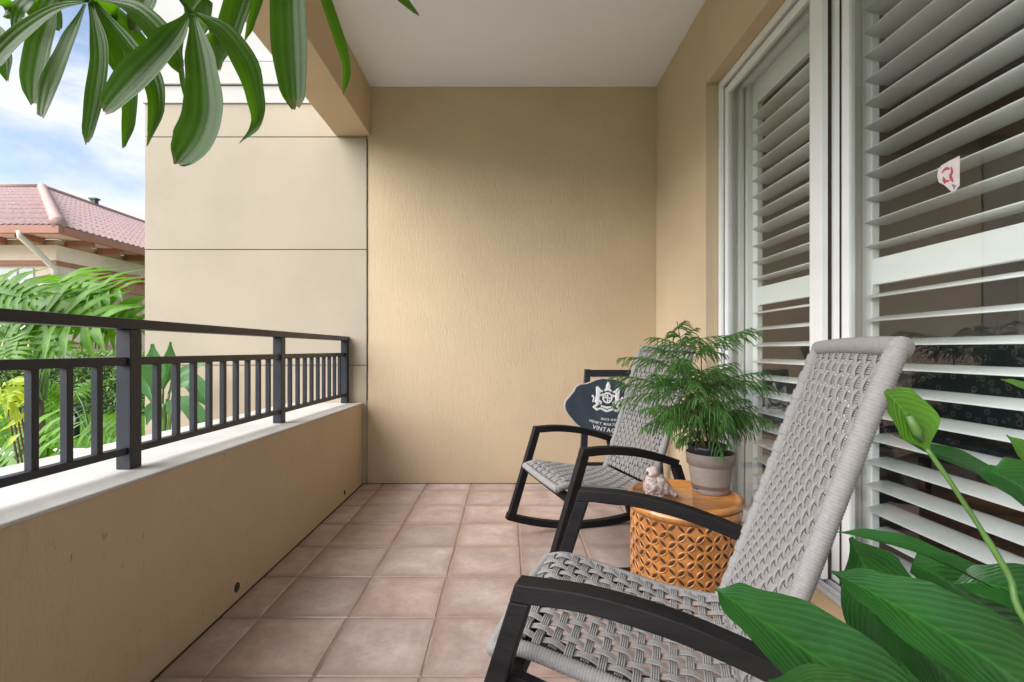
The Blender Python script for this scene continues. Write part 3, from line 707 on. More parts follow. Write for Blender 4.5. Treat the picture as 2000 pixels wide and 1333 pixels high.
for q in (-1,1):
    bl([(cx_+q*23,-41),(cx_+q*20,-36),(cx_+q*14,-30)],[2.5,4.2,2.2]); bl([(cx_+q*21,-36),(cx_+q*19,-24),(cx_+q*21,-12),(cx_+q*18,-4)],[3.5,4.2,4.5,3])
    bl([(cx_+q*18,-26),(cx_+q*12,-24),(cx_+q*10,-28)],[2.2,1.8,1.4]); bl([(cx_+q*18,-14),(cx_+q*12,-10),(cx_+q*13,-6)],[2.6,2,1.4])
    bl([(cx_+q*23,-12),(cx_+q*29,-10),(cx_+q*27,-18),(cx_+q*31,-23)],[1.4,1.5,1.5,2.4]); bl([(cx_+q*20,-4),(cx_+q*26,-1),(cx_+q*28,2)],[2.5,2,1.3])
    bl([(cx_+q*27,0),(cx_+q*20,5),(cx_+q*12,2),(cx_,7)],[2,2.6,2,2.4]); bl([(cx_+q*15,-34),(cx_+q*10,-32)],[2,1.4])
bl([(cx_-12,-3),(cx_,0),(cx_+12,-3)],[1.6,2.2,1.6])
m.build('crest',wm,sg,recalc=True)

# ------------------------------------------------------------------ leaves
def strap(m,pts,widths,face,fold=.25,tipround=True,n=18,cross=6,wav=0,teeth=False,twist=0):
    C=bez(pts,n); face=Vector(face).normalized()
    vs=[];uvs=[]
    for i in range(n+1):
        q=i/n; t=(C[min(i+1,n)]-C[max(i-1,0)]).normalized()
        fc=face.copy()
        if twist: fc.rotate(Matrix.Rotation(twist*q,3,t))
        side=t.cross(fc); side=side.normalized() if side.length>1e-4 else t.orthogonal().normalized(); nr=side.cross(t).normalized()
        x=q*(len(widths)-1); k=min(int(x),len(widths)-2); f=x-k; f=f*f*(3-2*f); w=widths[k]*(1-f)+widths[k+1]*f
        if teeth and q>.9: w*=math.sqrt(max(.12,1-((q-.9)/.1)**2*.9))
        for j in range(cross+1):
            s_=j/cross*2-1; h=fold*w*.5*(abs(s_)**1.3)-(0)
            h+=wav*w*math.sin(q*9+s_*2.0)*s_*s_
            p=C[i]+side*(s_*w/2*(1-.10*fold))+nr*h
            if teeth and i>=n-1: p+=t*(random.uniform(-.004,.004))
            vs.append(p); uvs.append((j/cross+1e-4,q))
    c=cross+1
    m.add(vs,[(i*c+j,i*c+j+1,(i+1)*c+j+1,(i+1)*c+j) for i in range(n) for j in range(cross)],uvs)
M['palm']=mat_leaf('palm_leaflet',(.008,.033,.002),(.024,.080,.003),'long',.46,.40,4.5,(.05,.125,.008),(.17,.42,.008),.22,.40,.22)
M['lily']=mat_leaf('lily_leaf',(.006,.040,.006),(.017,.088,.012),'side',.14,.30,15,(.05,.16,.035),None,.25,.20,.36)
M['lily_light']=mat_leaf('lily_leaf_young',(.045,.14,.012),(.085,.22,.02),'side',.25,.34,9,(.12,.28,.05),None,.25,.3)
M['philo']=mat_leaf('philodendron_leaf',(.028,.10,.005),(.10,.25,.010),'long',.4,.45,1,(.18,.36,.03),None,.2,.4,.3)
M['leafdark']=mat_leaf('hedge_leaf',(.07,.15,.03),(.16,.28,.07),'long',.25,.45,1)
M['strel']=mat_leaf('banana_like_leaf',(.035,.12,.04),(.075,.20,.07),'side',.25,.35,18)
M['stalk']=mat_simple('green_stalk',(.07,.15,.03),.5,.25,20)
M['cane']=mat_simple('fibrous_cane',(.10,.075,.04),.9,.4,60,.7,120)

# lady palm whose cane stands left of the photographer, out of frame
cam_dir=Vector((0,-1,0))
lp=empty('lady_palm',(-.80,.28,0)); tag(lp,'lady palm with broad ribbed green leaflets hanging at the upper left','palm')
lo_=Vector(lp.location)
frond_specs={
 # hub px, depth, leaflets: (list of px, depth profile), width px list, face
 'A':((172,3),.95,[
   ([(172,5),(112,22),(55,60),(8,104),(-14,140)],[.95,.93,.90,.86,.84],[12,34,40,36,22],(.2,-1,.9)),
   ([(168,8),(140,80),(110,158),(84,232)],[.95,.92,.90,.88],[10,40,54,26],(-.25,-1,.25)),
   ([(178,8),(197,96),(190,180),(170,280)],[.95,.93,.92,.91],[10,30,33,20],(.1,-1,.1)),
   ([(182,8),(226,78),(250,160),(252,235),(240,292)],[.95,.95,.95,.95,.95],[8,26,26,20,6],(.6,-1,.2)),
   ([(184,4),(246,84),(292,146),(306,210),(288,284)],[.95,.92,.90,.89,.89],[8,30,34,24,6],(.5,-1,.5)),
   ([(180,-2),(258,18),(314,74),(352,142)],[.95,.92,.90,.90],[10,42,46,22],(.3,-1,.8)),
   ([(168,0),(120,2),(90,70),(74,140),(66,204)],[.95,1.02,1.05,1.06,1.06],[10,40,54,52,30],(0,-1,.1)),
   ([(178,4),(205,50),(230,110),(262,180)],[.95,1.02,1.05,1.06],[10,34,38,20],(.2,-1,.2)),
   ([(176,0),(215,30),(262,90),(300,130)],[.95,1.06,1.10,1.12],[10,46,50,20],(.1,-1,.2)),
   ([(168,-4),(100,-12),(50,20),(28,70)],[.95,1.05,1.08,1.10],[10,44,48,18],(.1,-1,.3)),
   ([(172,-6),(140,-50),(90,-80),(20,-85)],[.95,.92,.9,.88],[10,36,40,20],(.2,-1,.6)),
   ([(176,-6),(220,-60),(280,-80)],[.95,.95,.98],[10,40,30],(.2,-1,.6))]),
 'B':((372,26),.90,[
   ([(370,28),(330,84),(270,150),(204,220)],[.90,.88,.86,.85],[12,50,62,40],(.3,-1,.45)),
   ([(378,30),(396,130),(402,215),(384,275),(346,322)],[.90,.88,.87,.86,.86],[14,52,66,70,44],(.1,-1,.15)),
   ([(382,26),(432,60),(476,122),(498,190),(500,245),(468,280)],[.90,.88,.86,.86,.87,.88],[10,40,44,30,16,3],(.5,-1,.5)),
   ([(370,30),(352,96),(356,150),(361,192)],[.90,.92,.93,.93],[6,10,9,4],(.2,-1,.2)),
   ([(374,20),(402,-30),(410,-70)],[.90,.93,.95],[10,44,40],(0,-1,.1)),
   ([(374,28),(408,60),(424,110),(428,138)],[.90,.98,1.0,1.0],[8,26,22,10],(.2,-1,.2))]),
 'C':((470,-120),.98,[
   ([(470,-120),(474,-30),(452,50),(428,128)],[.98,1.0,1.02,1.03],[12,44,40,12],(.4,-1,.1)),
   ([(470,-120),(330,-70),(300,-20),(262,64)],[.98,1.02,1.06,1.08],[12,60,64,40],(.0,-1,.2)),
   ([(476,-120),(505,-30),(490,45),(478,80)],[.98,.98,.98,.98],[8,18,12,3],(.9,-1,.1)),
   ([(470,-120),(420,-50),(395,-5),(392,70)],[.98,1.03,1.06,1.07],[12,50,56,42],(.0,-1,.1))]),
 'D':((585,-170),.86,[
   ([(585,-170),(566,-60),(568,80),(577,212)],[.86,.85,.85,.85],[16,56,62,42],(.05,-1,.08)),
   ([(590,-170),(622,-40),(660,76),(676,135),(670,184)],[.86,.86,.87,.88,.88],[10,24,24,16,6],(1.0,-1,.25)),
   ([(595,-170),(690,-90),(770,-10),(814,30)],[.86,.83,.82,.82],[10,34,32,14],(.4,-1,.8))]),
 'E':((-60,20),.90,[
   ([(-60,20),(-25,60),(2,110),(14,160)],[.9,.9,.9,.9],[10,34,34,8],(.3,-1,.4)),
   ([(-60,20),(-10,5),(30,30),(48,0)],[.9,1.1,1.15,1.15],[10,40,40,20],(.3,-1,.4)),
   ([(-60,10),(40,-20),(95,35),(118,60)],[.9,1.08,1.12,1.12],[10,44,50,20],(.3,-1,.1)),
   ([(-50,20),(-15,80),(-10,130)],[.9,.88,.87],[10,50,30],(.3,-1,.4))]),
}
palm=MB()
tops=[]
for key,(hub,hd,lls) in frond_specs.items():
    H=W(hub[0],hub[1],hd); f=MB()
    for (pp,dd,ww,fc) in lls:
        pts=[W(p[0],p[1],d)-lo_ for p,d in zip(pp,dd)]
        wm_=[1.16*w*sum(dd)/len(dd)/F_PX for w in ww]
        # rounded tip: add last width fraction
        strap(f,pts,wm_,fc,.30,n=22,cross=8,teeth=True)
        # blunt, faintly toothed end
    f.build('frond',M['palm'],lp,smooth=True)
    # petiole to the canes
    pt=MB(); src=Vector((-.80+.10*random.uniform(-1,1),.26+random.uniform(-.05,.05),1.72+random.uniform(-.1,.2)))
    mid=(H+src)/2+Vector((0,-.02,.28 if key in 'CD' else .14)); mid.y=min(mid.y,.6)
    Cp=bez([src-lo_,mid-lo_,H-lo_],16); pt.tube(Cp,[.0035]*17,7); pt.build('petiole',M['stalk'],lp,smooth=True); tops.append(src)
for k,s_ in enumerate(tops):
    cn=MB(); b=Vector((-.80+.05*math.cos(k*1.3),.28+.05*math.sin(k*1.3),.26)); cn.tube([b-lo_,(b+s_)/2-lo_,s_-lo_],[.011,.010,.008],8); cn.build('cane',M['cane'],lp,smooth=True)
pp_=MB(); pp_.lathe([(0,0),(.12,0),(.145,.26),(.152,.28),(.14,.28),(.135,.25),(0,.25)],n=40); pp_.build('planter',mat_simple('dark_planter',(.03,.03,.032),.6,.2,20),lp,smooth=True)

# peace lily, pot out of frame at the lower right
pl=empty('peace_lily',(.82,.42,0)); tag(pl,'large glossy green peace lily filling the lower right corner','plant')
lo_=Vector(pl.location); crown=Vector((.82,.42,.34))
def lily(pp,dd,ww,fc,mat='lily',fold=.30,wav=.05,petiole=True,n=26,twist=0,base_at_end=True):
    m=MB(); pts=[W(p[0],p[1],d)-lo_ for p,d in zip(pp,dd)]; dm=sum(dd)/len(dd)
    strap(m,pts,[w*dm/F_PX for w in ww],fc,fold,n=n,cross=10,wav=wav,twist=twist)
    lf=m.build('leaf',M[mat],pl,smooth=True)
    if petiole:
        m=MB(); e=pts[-1]; t=(pts[-1]-pts[-2]).normalized(); c=crown-lo_+Vector((random.uniform(-.02,.02),random.uniform(-.02,.02),0))
        m.tube(bez([e-t*.01,e+t*.06+Vector((0,0,-.02)),c.lerp(e,.25),c],14),.0038,7); m.build('leaf_stalk',M['stalk'],pl,smooth=True)
lily([(1398,1150),(1440,1180),(1560,1262),(1690,1350),(1800,1440),(1900,1560)],[.60,.585,.56,.53,.51,.50],[6,92,168,178,120,16],(-.35,-1,1.5))
lily([(1622,1116),(1690,1150),(1800,1212),(1930,1290),(2060,1390),(2200,1500)],[.60,.58,.55,.52,.50,.49],[6,86,150,170,130,16],(-.3,-1,1.2))
lily([(1660,1050),(1690,1110),(1720,1190),(1760,1290),(1820,1380)],[.74,.74,.73,.72,.70],[10,120,165,150,20],(-.25,-1,.5))
lily([(1634,1040),(1700,1052),(1790,1078),(1900,1130),(2020,1200)],[.66,.65,.63,.61,.60],[4,34,46,44,14],(-.1,-1,2.5),fold=.6)
lily([(1728,764),(1750,785),(1785,830),(1812,880)],[.60,.60,.60,.60],[14,70,84,10],(-.4,-1,.5),'lily_light',.35,0,False)
m=MB(); m.tube(bez([W(1810,876,.60)-lo_,W(1868,960,.59)-lo_,W(1966,1116,.57)-lo_,W(2060,1290,.54)-lo_,crown-lo_],24),[.0028]*10+[.0036]*15,8); m.build('flower_stalk',M['stalk'],pl,smooth=True)
m=MB(); m.tube([W(1775,812,.592)-lo_,W(1790,842,.592)-lo_,W(1800,862,.595)-lo_],[.004,.006,.003],10); m.build('spadix',M['stalk'],pl,smooth=True)
lily([(1745,850),(1800,875),(1880,905),(1960,950),(2060,1030)],[.66,.66,.65,.64,.62],[4,28,54,56,16],(-.2,-1,1.4))
lily([(1922,915),(1945,925),(2010,960),(2100,1020),(2180,1100)],[.56,.55,.54,.53,.52],[30,80,105,90,14],(-.2,-1,.9))
lily([(1955,742),(1985,752),(2030,772),(2090,830)],[.55,.55,.55,.54],[4,22,34,10],(-.2,-1,1.2),'lily_light')
lily([(1965,850),(1995,880),(2040,930),(2100,1000)],[.70,.70,.70,.68],[4,40,50,10],(-.2,-1,.6),'lily_light')
lily([(1862,1140),(1920,1140),(2010,1165),(2120,1230),(2200,1320)],[.62,.60,.58,.56,.55],[6,70,110,100,14],(-.3,-1,1.0))
lily([(1782,1100),(1840,1130),(1930,1190),(2040,1260),(2140,1350)],[.72,.70,.68,.66,.64],[60,110,130,110,20],(-.2,-1,.8))
lily([(1700,1190),(1760,1240),(1840,1310),(1920,1400)],[.66,.64,.62,.60],[6,110,150,30],(-.2,-1,1.0))
lily([(1500,1330),(1600,1350),(1750,1420),(1900,1500)],[.52,.52,.51,.50],[6,90,120,30],(-.2,-1,1.0))
m=MB(); m.lathe([(0,0),(.11,0),(.14,.30),(.148,.33),(.135,.33),(.13,.30),(0,.30)],n=40); m.build('planter',mat_simple('white_planter',(.6,.6,.58),.4,.05,10),pl,smooth=True)

# ------------------------------------------------------------------ garden
m=MB(); m.add([(-300,-300,-.26),(300,-300,-.26),(300,300,-.26),(-300,300,-.26)],[(0,1,2,3)])
def mat_lawn():
    m_,nt,out=nodes('lawn'); p=N(nt,'ShaderNodeBsdfPrincipled',Roughness=.9); v=coords(nt); n=noise_n(nt,v,3,6,.7); n2=noise_n(nt,v,90,3,.7)
    b=mixc(nt,math_n(nt,'MULTIPLY',n2,.6),ramp(nt,n,[(.3,(.05,.12,.02)),(.7,(.12,.23,.045))]).outputs[0],(.17,.28,.07)); L(nt,b,p.inputs['Base Color']); L(nt,bump(nt,n2,.8,.03),p.inputs['Normal']); L(nt,p.outputs[0],out.inputs[0]); return m_
o=m.build('ground',mat_lawn()); tag(o,kind='structure')
ZG=-.25
m=MB(); m.box(-9.5,-1.62,2.4,6.1,ZG-.05,ZG+.02); o=m.build('path',M['concrete']); tag(o,kind='structure')
m=MB(); m.box(-40,-5.2,10.6,16,ZG-.05,ZG+.015); o=m.build('bounce_pavement',M['concrete']); tag(o,kind='structure')  # added concrete apron, keeps green ground bounce off the neighbour house
m=MB(); m.box(-9.5,-1.62,-4,2.38,ZG-.05,ZG+.012); o=m.build('planting_bed',M['soil']); tag(o,kind='structure')
# grass tufts
gm=MB(); rg=random.Random(5)
for k in range(16000):
    y=rg.uniform(6.2,14); x=-(rg.uniform(.65,1.08))*y; h=rg.uniform(.04,.10); a=rg.uniform(0,6.28); w=.006
    p=Vector((x,y,-.262)); d=Vector((math.cos(a)*w,math.sin(a)*w,0)); l=Vector((rg.uniform(-.03,.03),rg.uniform(-.03,.03),h))
    gm.add([p-d,p+d,p+l],[(0,1,2)],[(0,0),(1,0),(.5,1)])
o=gm.build('lawn_grass',M['philo']); tag(o,'short bright green lawn grass beyond the path','grass',kind='stuff')

def leafcloud(m,boxf,n,size,rn):
    for k in range(n):
        p,nr=boxf(rn); a=Vector((rn.gauss(0,1),rn.gauss(0,1),rn.gauss(0,1))).normalized(); a=(a+nr*.8).normalized(); b=a.orthogonal().normalized(); b.rotate(Matrix.Rotation(rn.uniform(0,6.28),3,a)); c=a.cross(b); s_=size*rn.uniform(.6,1.3)
        m.add([p-b*s_,p+c*s_*.45,p+b*s_,p-c*s_*.45],[(0,1,2,3)],[(0,.5),(.5,1),(1,.5),(.5,0.001)])
def hedge(x0,x1,y0,y1,z1,label,n):
    rn=random.Random(int(abs(x0*10))); h=empty('hedge',((x0+x1)/2,(y0+y1)/2,ZG)); tag(h,label,'hedge'); l=Vector(h.location)
    def bf(r):
        f=r.random(); bz=lambda x,y: z1*(1+.10*noise.noise(Vector((x*.9,y*.9,3))))
        if f<.55: x=r.uniform(x0,x1); z=r.uniform(ZG+.05,z1); return Vector((x,y0+.12*noise.noise(Vector((x*1.5,z*1.5,0)))+r.uniform(0,.1),z+.08*noise.noise(Vector((x,0,0)))))-l,Vector((0,-1,0))
        if f<.85: x=r.uniform(x0,x1);y=r.uniform(y0,y1); return Vector((x,y,bz(x,y)+r.uniform(-.05,.06)))-l,Vector((0,0,1))
        y=r.uniform(y0,y1); return Vector((x1+r.uniform(-.05,.05),y,r.uniform(ZG,z1)))-l,Vector((1,0,0))
    m=MB(); leafcloud(m,bf,n,.035,rn); m.build('foliage',M['leafdark'],h)
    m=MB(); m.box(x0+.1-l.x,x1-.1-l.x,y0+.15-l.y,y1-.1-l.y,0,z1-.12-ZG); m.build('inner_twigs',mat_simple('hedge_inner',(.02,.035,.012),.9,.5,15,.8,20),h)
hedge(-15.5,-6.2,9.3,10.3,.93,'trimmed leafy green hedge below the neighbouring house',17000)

# philodendrons with deeply cut leaves
def philo_leaf(m,base,tip,up,size,rn,nl=8):
    d=(tip-base); L_=d.length; t=d.normalized(); side=t.cross(up).normalized(); nr=side.cross(t).normalized()
    def cp(q): return base+d*q+nr*(-.35*L_*q*q*.6+.03*L_*q)
    # central blade
    strap(m,[cp(0),cp(.35),cp(.7),cp(1)],[L_*.2,L_*.34,L_*.24,L_*.03],nr,.15,n=8,cross=2)
    for k in range(nl):
        q=.03+.88*k/(nl-1)
        for sg_ in (-1,1):
            ln=L_*(.72*math.sin(math.pi*(.22+.66*q))**.8)*rn.uniform(.85,1.1); p=cp(q)
            dirv=(side*sg_*math.cos(q*1.05-.25)+t*math.sin(q*1.05-.25)*1.0).normalized()
            e=p+dirv*ln+nr*(-ln*rn.uniform(.10,.45)); mdp=p.lerp(e,.5)+nr*ln*.10
            strap(m,[p,mdp,e],[L_*.09,L_*.12,L_*.012],nr,.35,n=6,cross=2,wav=.06)
def philodendron(root,leaves,label,trunk=None,seed=3,mat='philo'):
    rn=random.Random(seed); ph=empty('philodendron',root); tag(ph,label,'philodendron plant'); l=Vector(root)
    for (bpx,tpx,dep0,dep1,up) in leaves:
        dy=14 if trunk and trunk>.5 else 0; b=W(bpx[0],bpx[1]+dy,dep0)-l; t_=W(tpx[0],tpx[1]+dy,dep1)-l; m=MB(); philo_leaf(m,b,t_,Vector(up),1,rn); m.build('leaf',M[mat],ph,smooth=True)
        m=MB(); s0=Vector((rn.uniform(-.05,.05),rn.uniform(-.05,.05),(trunk or .3))); m.tube(bez([s0,s0.lerp(b,.5)+Vector((0,0,.12)),b],12),[.014-.0006*k for k in range(13)],7); m.build('leaf_stalk',M['stalk'],ph,smooth=True)
    m=MB(); m.tube([(0,0,-.02),(.02,0,(trunk or .3)*.5),(0,0,(trunk or .3)+.03)],[.07,.06,.045],12); m.build('trunk',M['cane'],ph,smooth=True)
U=(0,-.35,1); U2=(0,-.9,.6)
philodendron((-4.55,4.75,ZG),[
  ((150,585),(275,602),4.6,4.7,U2),((110,560),(225,535),4.7,4.6,(0,-.7,.8)),((60,590),(180,600),4.4,4.2,U2),((70,560),(-10,545),4.6,4.4,U2),((90,560),(110,522),4.7,5.3,U2),
  ((20,600),(-40,640),4.4,4.2,U2),((60,610),(95,668),4.3,4.1,(.2,-1,.3)),((30,640),(10,690),4.2,4.0,(.1,-1,.2)),((0,570),(40,530),4.6,5.2,U2),
  ((150,600),(222,640),4.7,4.8,(.3,-1,.3)),((-10,540),(60,560),4.2,4.1,U2),((10,560),(110,600),4.5,4.3,U2),((40,545),(0,600),4.6,4.4,U2),((90,575),(165,560),4.9,5.2,U2)],
  'tall philodendron with deeply cut bright leaves rising above the top rail',.75,3)
philodendron((-3.52,3.62,ZG),[
  ((20,900),(90,880),3.4,3.2,U2),((0,930),(60,905),3.3,3.1,U2),((10,870),(75,850),3.5,3.3,U2),((-10,900),(40,935),3.3,3.1,U2),((10,850),(-20,800),3.6,3.6,U2),((40,890),(85,900),3.6,3.5,U2)],
  'low philodendron with light green leaves at the left edge behind the bottom rail',.12,5)
philodendron((-4.15,4.95,ZG),[
  ((175,830),(232,850),4.8,4.7,U2),((130,790),(80,760),5.0,4.9,U2),((150,770),(190,740),5.2,5.4,U2)],
  'philodendron on a scarred green stem behind the balusters nearest the first post',.22,9)
# yellow-green young leaf cluster seen between the balusters
m_y=mat_leaf('yellow_green_leaf',(.22,.34,.02),(.38,.52,.05),'long',.3,.4,3)
yl=empty('yellow_shrub',(-2.55,2.62,ZG)); tag(yl,'yellow green young shrub leaves between the first balusters','shrub'); m=MB(); l=Vector(yl.location); rn=random.Random(4)
for k in range(46):
    c=W(25+rn.gauss(0,14),785+rn.gauss(0,22),2.6+rn.uniform(-.08,.08))-l; d=Vector((rn.gauss(0,1),rn.gauss(0,1),rn.gauss(0,.8))).normalized()*.05
    strap(m,[c-d,c+Vector((0,0,.006)),c+d],[.004,.034,.004],(rn.uniform(-.5,.5),-1,.4),.3,n=5,cross=2)
m.build('foliage',m_y,yl,smooth=True); m=MB()
for k in range(4): m.tube(bez([(0,0,0),(.02*k-.03,.01,.4),W(15+8*k,800,2.6)-l],8),.005,6)
m.build('stem',M['cane'],yl,smooth=True)
# broad upright leaves by the facade
bp=empty('bird_of_paradise',(-2.35,3.35,ZG)); tag(bp,'bird of paradise plant with broad grey green leaves against the pale facade','plant'); l=Vector(bp.location)
for (pp,ww,Y,fc) in [([(300,770),(302,720),(298,672)],[8,44,6],3.3,(.3,-1,.2)),([(318,760),(330,715),(333,668)],[6,30,4],3.35,(.8,-1,.2)),([(340,760),(370,745),(395,768),(412,800)],[8,34,36,5],3.3,(.1,-1,.6)),
    ([(345,775),(368,790),(392,820),(400,845)],[6,32,34,5],3.25,(.3,-1,.3)),([(300,790),(290,750),(284,715)],[8,36,4],3.4,(-.3,-1,.2)),([(330,770),(350,735),(385,715),(405,708)],[5,22,20,3],3.45,(.2,-1,.6)),([(320,790),(300,800),(286,830)],[5,28,4],3.3,(.2,-1,.3)),([(325,780),(340,800),(350,825)],[5,26,5],3.3,(.2,-1,.3))]:
    m=MB(); pts=[W(p[0],p[1],Y)-l for p in pp]; strap(m,pts,[w*Y/F_PX for w in ww],fc,.35,n=12,cross=6,wav=.03); m.build('leaf',M['strel'],bp,smooth=True)
    m=MB(); m.tube(bez([(random.uniform(-.04,.04),random.uniform(-.03,.03),0),Vector((0,0,.5)).lerp(pts[0],.5),pts[0]],8),.009,6); m.build('leaf_stalk',M['stalk'],bp,smooth=True)

# garden light bollard behind the balusters
gl=empty('garden_light',(-6.05,6.9,ZG)); tag(gl,'small dark bollard light on the lawn behind the balusters','light'); m=MB(); m.lathe([(0,0),(.035,0),(.035,.36),(0,.36)],n=20); m.build('post',M['black'],gl,smooth=True); m=MB(); m.lathe([(0,.365),(.09,.365),(.08,.41),(.03,.44),(0,.44)],n=24); m.build('cap',M['black'],gl,smooth=True)

# ------------------------------------------------------------------ neighbouring house
S=1.6
def H(x,y,z): return (x*S,y*S,(z-1)*S+1)
hs=empty('neighbour_house',(-7.95*S,8.7*S,ZG)); tag(hs,'peach stucco house with a pink barrel tile hip roof and terracotta eaves','house'); ho=Vector(hs.location)
def HL(x,y,z): return Vector(H(x,y,z))-ho
M['house']=mat_simple('peach_stucco',(.72,.57,.47),.85,.06,3,.4,60)
M['frieze']=mat_simple('cream_frieze',(.76,.61,.50),.8,.05,3)
M['terra']=mat_simple('terracotta_paint',(.34,.14,.085),.6,.12,6)
def roof_mat():
    m_,nt,out=nodes('pink_barrel_tile'); p=N(nt,'ShaderNodeBsdfPrincipled',Roughness=.65); v=coords(nt); n=noise_n(nt,v,2.2,5,.7); n2=noise_n(nt,v,14,4,.7)
    b=ramp(nt,n2,[(.3,(.33,.185,.160)),(.5,(.46,.305,.275)),(.72,(.60,.46,.43))]).outputs[0]; b=mixc(nt,math_n(nt,'MULTIPLY',n,.3),b,(.30,.2,.19)); L(nt,b,p.inputs['Base Color']); L(nt,p.outputs[0],out.inputs[0]); return m_
M['roof']=roof_mat(); M['pan']=mat_simple('shaded_pan_tile',(.17,.095,.105),.8,.3,8)  # dark pan colour paints in the shade between the ribs
XE,YE,ZE=-7.95,8.7,3.2; pit=.45; run=5.5; XRg,YRg,ZRg=XE-run,YE+run,ZE+pit*run
def roof_face(name,eave0,eave1,top0,top1,spc,rows):
    "barrel tiles: half-round ribs down the slope, stepped in courses; clipped by the hip"
    m=MB(); e0,e1,t0,t1=[Vector(p) for p in (eave0,eave1,top0,top1)]
    ed=(e1-e0).normalized(); nrm=ed.cross((t0-e0)); nrm=nrm if nrm.z>0 else -nrm; nrm.normalize(); up=nrm.cross(ed); 
    if up.z<0: up=-up
    ln=(e1-e0).length; hgt=(t0-e0).dot(up); 
    sL=(t0-e0).dot(ed); sR=(t1-e1).dot(ed)
    nr_=int(ln/spc)+1
    for i in range(nr_):
        s_=i*spc; 
        # height available at this s
        hm=hgt
        if sL>0 and s_<sL: hm=min(hm,hgt*s_/sL)
        if sR<0 and s_>ln+sR: hm=min(hm,hgt*(ln-s_)/(-sR))
        if sL<0: pass
        if hm<.1: continue
        nrow=max(1,int(rows*hm/hgt)+1); k=0
        for j in range(nrow):
            a=j*hgt/rows; b=min(hm,(j+1)*hgt/rows+.02)
            if b<=a: continue
            w=spc*.5; vs=[]
            for (h_,lift) in ((a,.026),(b,.012)):
                for q in range(5):
                    an=math.pi*q/4; vs.append(e0+ed*(s_+math.cos(an)*w*.60)+up*h_+nrm*(lift+math.sin(an)*w*.42))
            m.add(vs,[(q,q+1,5+q+1,5+q) for q in range(4)]+[(4,3,2,1,0)])
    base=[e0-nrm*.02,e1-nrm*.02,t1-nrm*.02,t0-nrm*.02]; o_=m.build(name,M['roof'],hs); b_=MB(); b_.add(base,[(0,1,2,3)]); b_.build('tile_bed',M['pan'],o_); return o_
# front slope (faces the balcony) and right slope (runs away)
roof_face('roof',HL(XE-9,YE,ZE),HL(XE,YE,ZE),HL(XE-9,YRg,ZRg),HL(XRg,YRg,ZRg),.19,10)
roof_face('roof',HL(XE,YE,ZE),HL(XE,YE+14,ZE),HL(XRg,YRg,ZRg),HL(XRg,YE+14,ZRg),.23,11)
m=MB(); hp=[HL(XE+.02,YE-.02,ZE+.03).lerp(HL(XRg,YRg,ZRg+.03),k/24) for k in range(25)]
m.tube(hp,[S*(.085 if k%2 else .115) for k in range(25)],8); m.tube([HL(XRg,YRg,ZRg+.03),HL(XRg,YE+14,ZRg+.03)],.09*S,8); m.tube([HL(XRg,YRg,ZRg+.03),HL(XE-9,YRg,ZRg+.03)],.09*S,8)
m.build('ridge_tiles',mat_simple('ridge_tile',(.36,.225,.195),.7,.2,6),hs,smooth=True)
def hbox(m,x0,x1,y0,y1,z0,z1):
    a=HL(x0,y0,z0); b=HL(x1,y1,z1); m.box(a.x,b.x,a.y,b.y,a.z,b.z)
m=MB(); hbox(m,XE-9,XE+.06,YE-.06,YE+.03,ZE-.15,ZE-.01); hbox(m,XE-.03,XE+.06,YE+.0305,YE+14,ZE-.15,ZE-.01); m.build('gutter',M['terra'],hs,bevel=.02)
m=MB(); hbox(m,XE-9,XE-.03,YE+.03,YE+.62,ZE-.10,ZE-.06); hbox(m,XE-.62,XE-.035,YE+.625,YE+14,ZE-.10,ZE-.06); m.build('soffit',mat_simple('soffit_paint',(.66,.44,.33),.8,.1,4),hs)
for k in range(10):
    m=MB(); y=YE+.75+k*.72; hbox(m,XE-.55,XE-.06,y,y+.10,ZE-.22,ZE-.101); m.build('rafter_tail',M['terra'],hs,bevel=.01)
for k in range(7):
    m=MB(); x=XE-.75-k*.72; hbox(m,x-.1,x,YE+.06,YE+.55,ZE-.22,ZE-.101); m.build('rafter_tail',M['terra'],hs,bevel=.01)
m=MB(); hbox(m,XE-9,XE-.52,YE+.52,YE+.58,ZE-.52,ZE-.23); hbox(m,XE-.58,XE-.52,YE+.5805,YE+14,ZE-.52,ZE-.23); m.build('frieze_board',M['frieze'],hs,bevel=.01)
m=MB(); hbox(m,XE-9,XE-.54,YE+.54,YE+.60,ZE-.60,ZE-.521); hbox(m,XE-.60,XE-.54,YE+.6005,YE+14,ZE-.60,ZE-.521); m.build('trim_line',M['terra'],hs)
m=MB(); zb=(ZG-1)/S+1
hbox(m,XE-9,XE-.60,YE+.61,YE+14,zb,ZE-.11); m.build('wall',M['house'],hs)
m=MB(); hbox(m,XE-9,XE-.545,YE+.56,YE+.6095,1.02,1.10); hbox(m,XE-.5995,XE-.545,YE+.61,YE+14,1.02,1.10); m.build('sill_band',mat_simple('sill_band_paint',(.55,.34,.27),.8,.05,4),hs)
# pale garage-like panel on the front
m=MB(); hbox(m,XE-2.6,XE-1.02,YE+.585,YE+.6095,1.9,ZE-.66); fw=m.build('window',mat_simple('pale_blind',(.62,.63,.64),.6,.04,3),hs,bevel=.01)
m=MB(); hbox(m,XE-1.32,XE-1.30,YE+.575,YE+.5845,1.9,ZE-.66); m.build('mullion',mat_simple('mullion_grey',(.3,.3,.3),.6),fw)
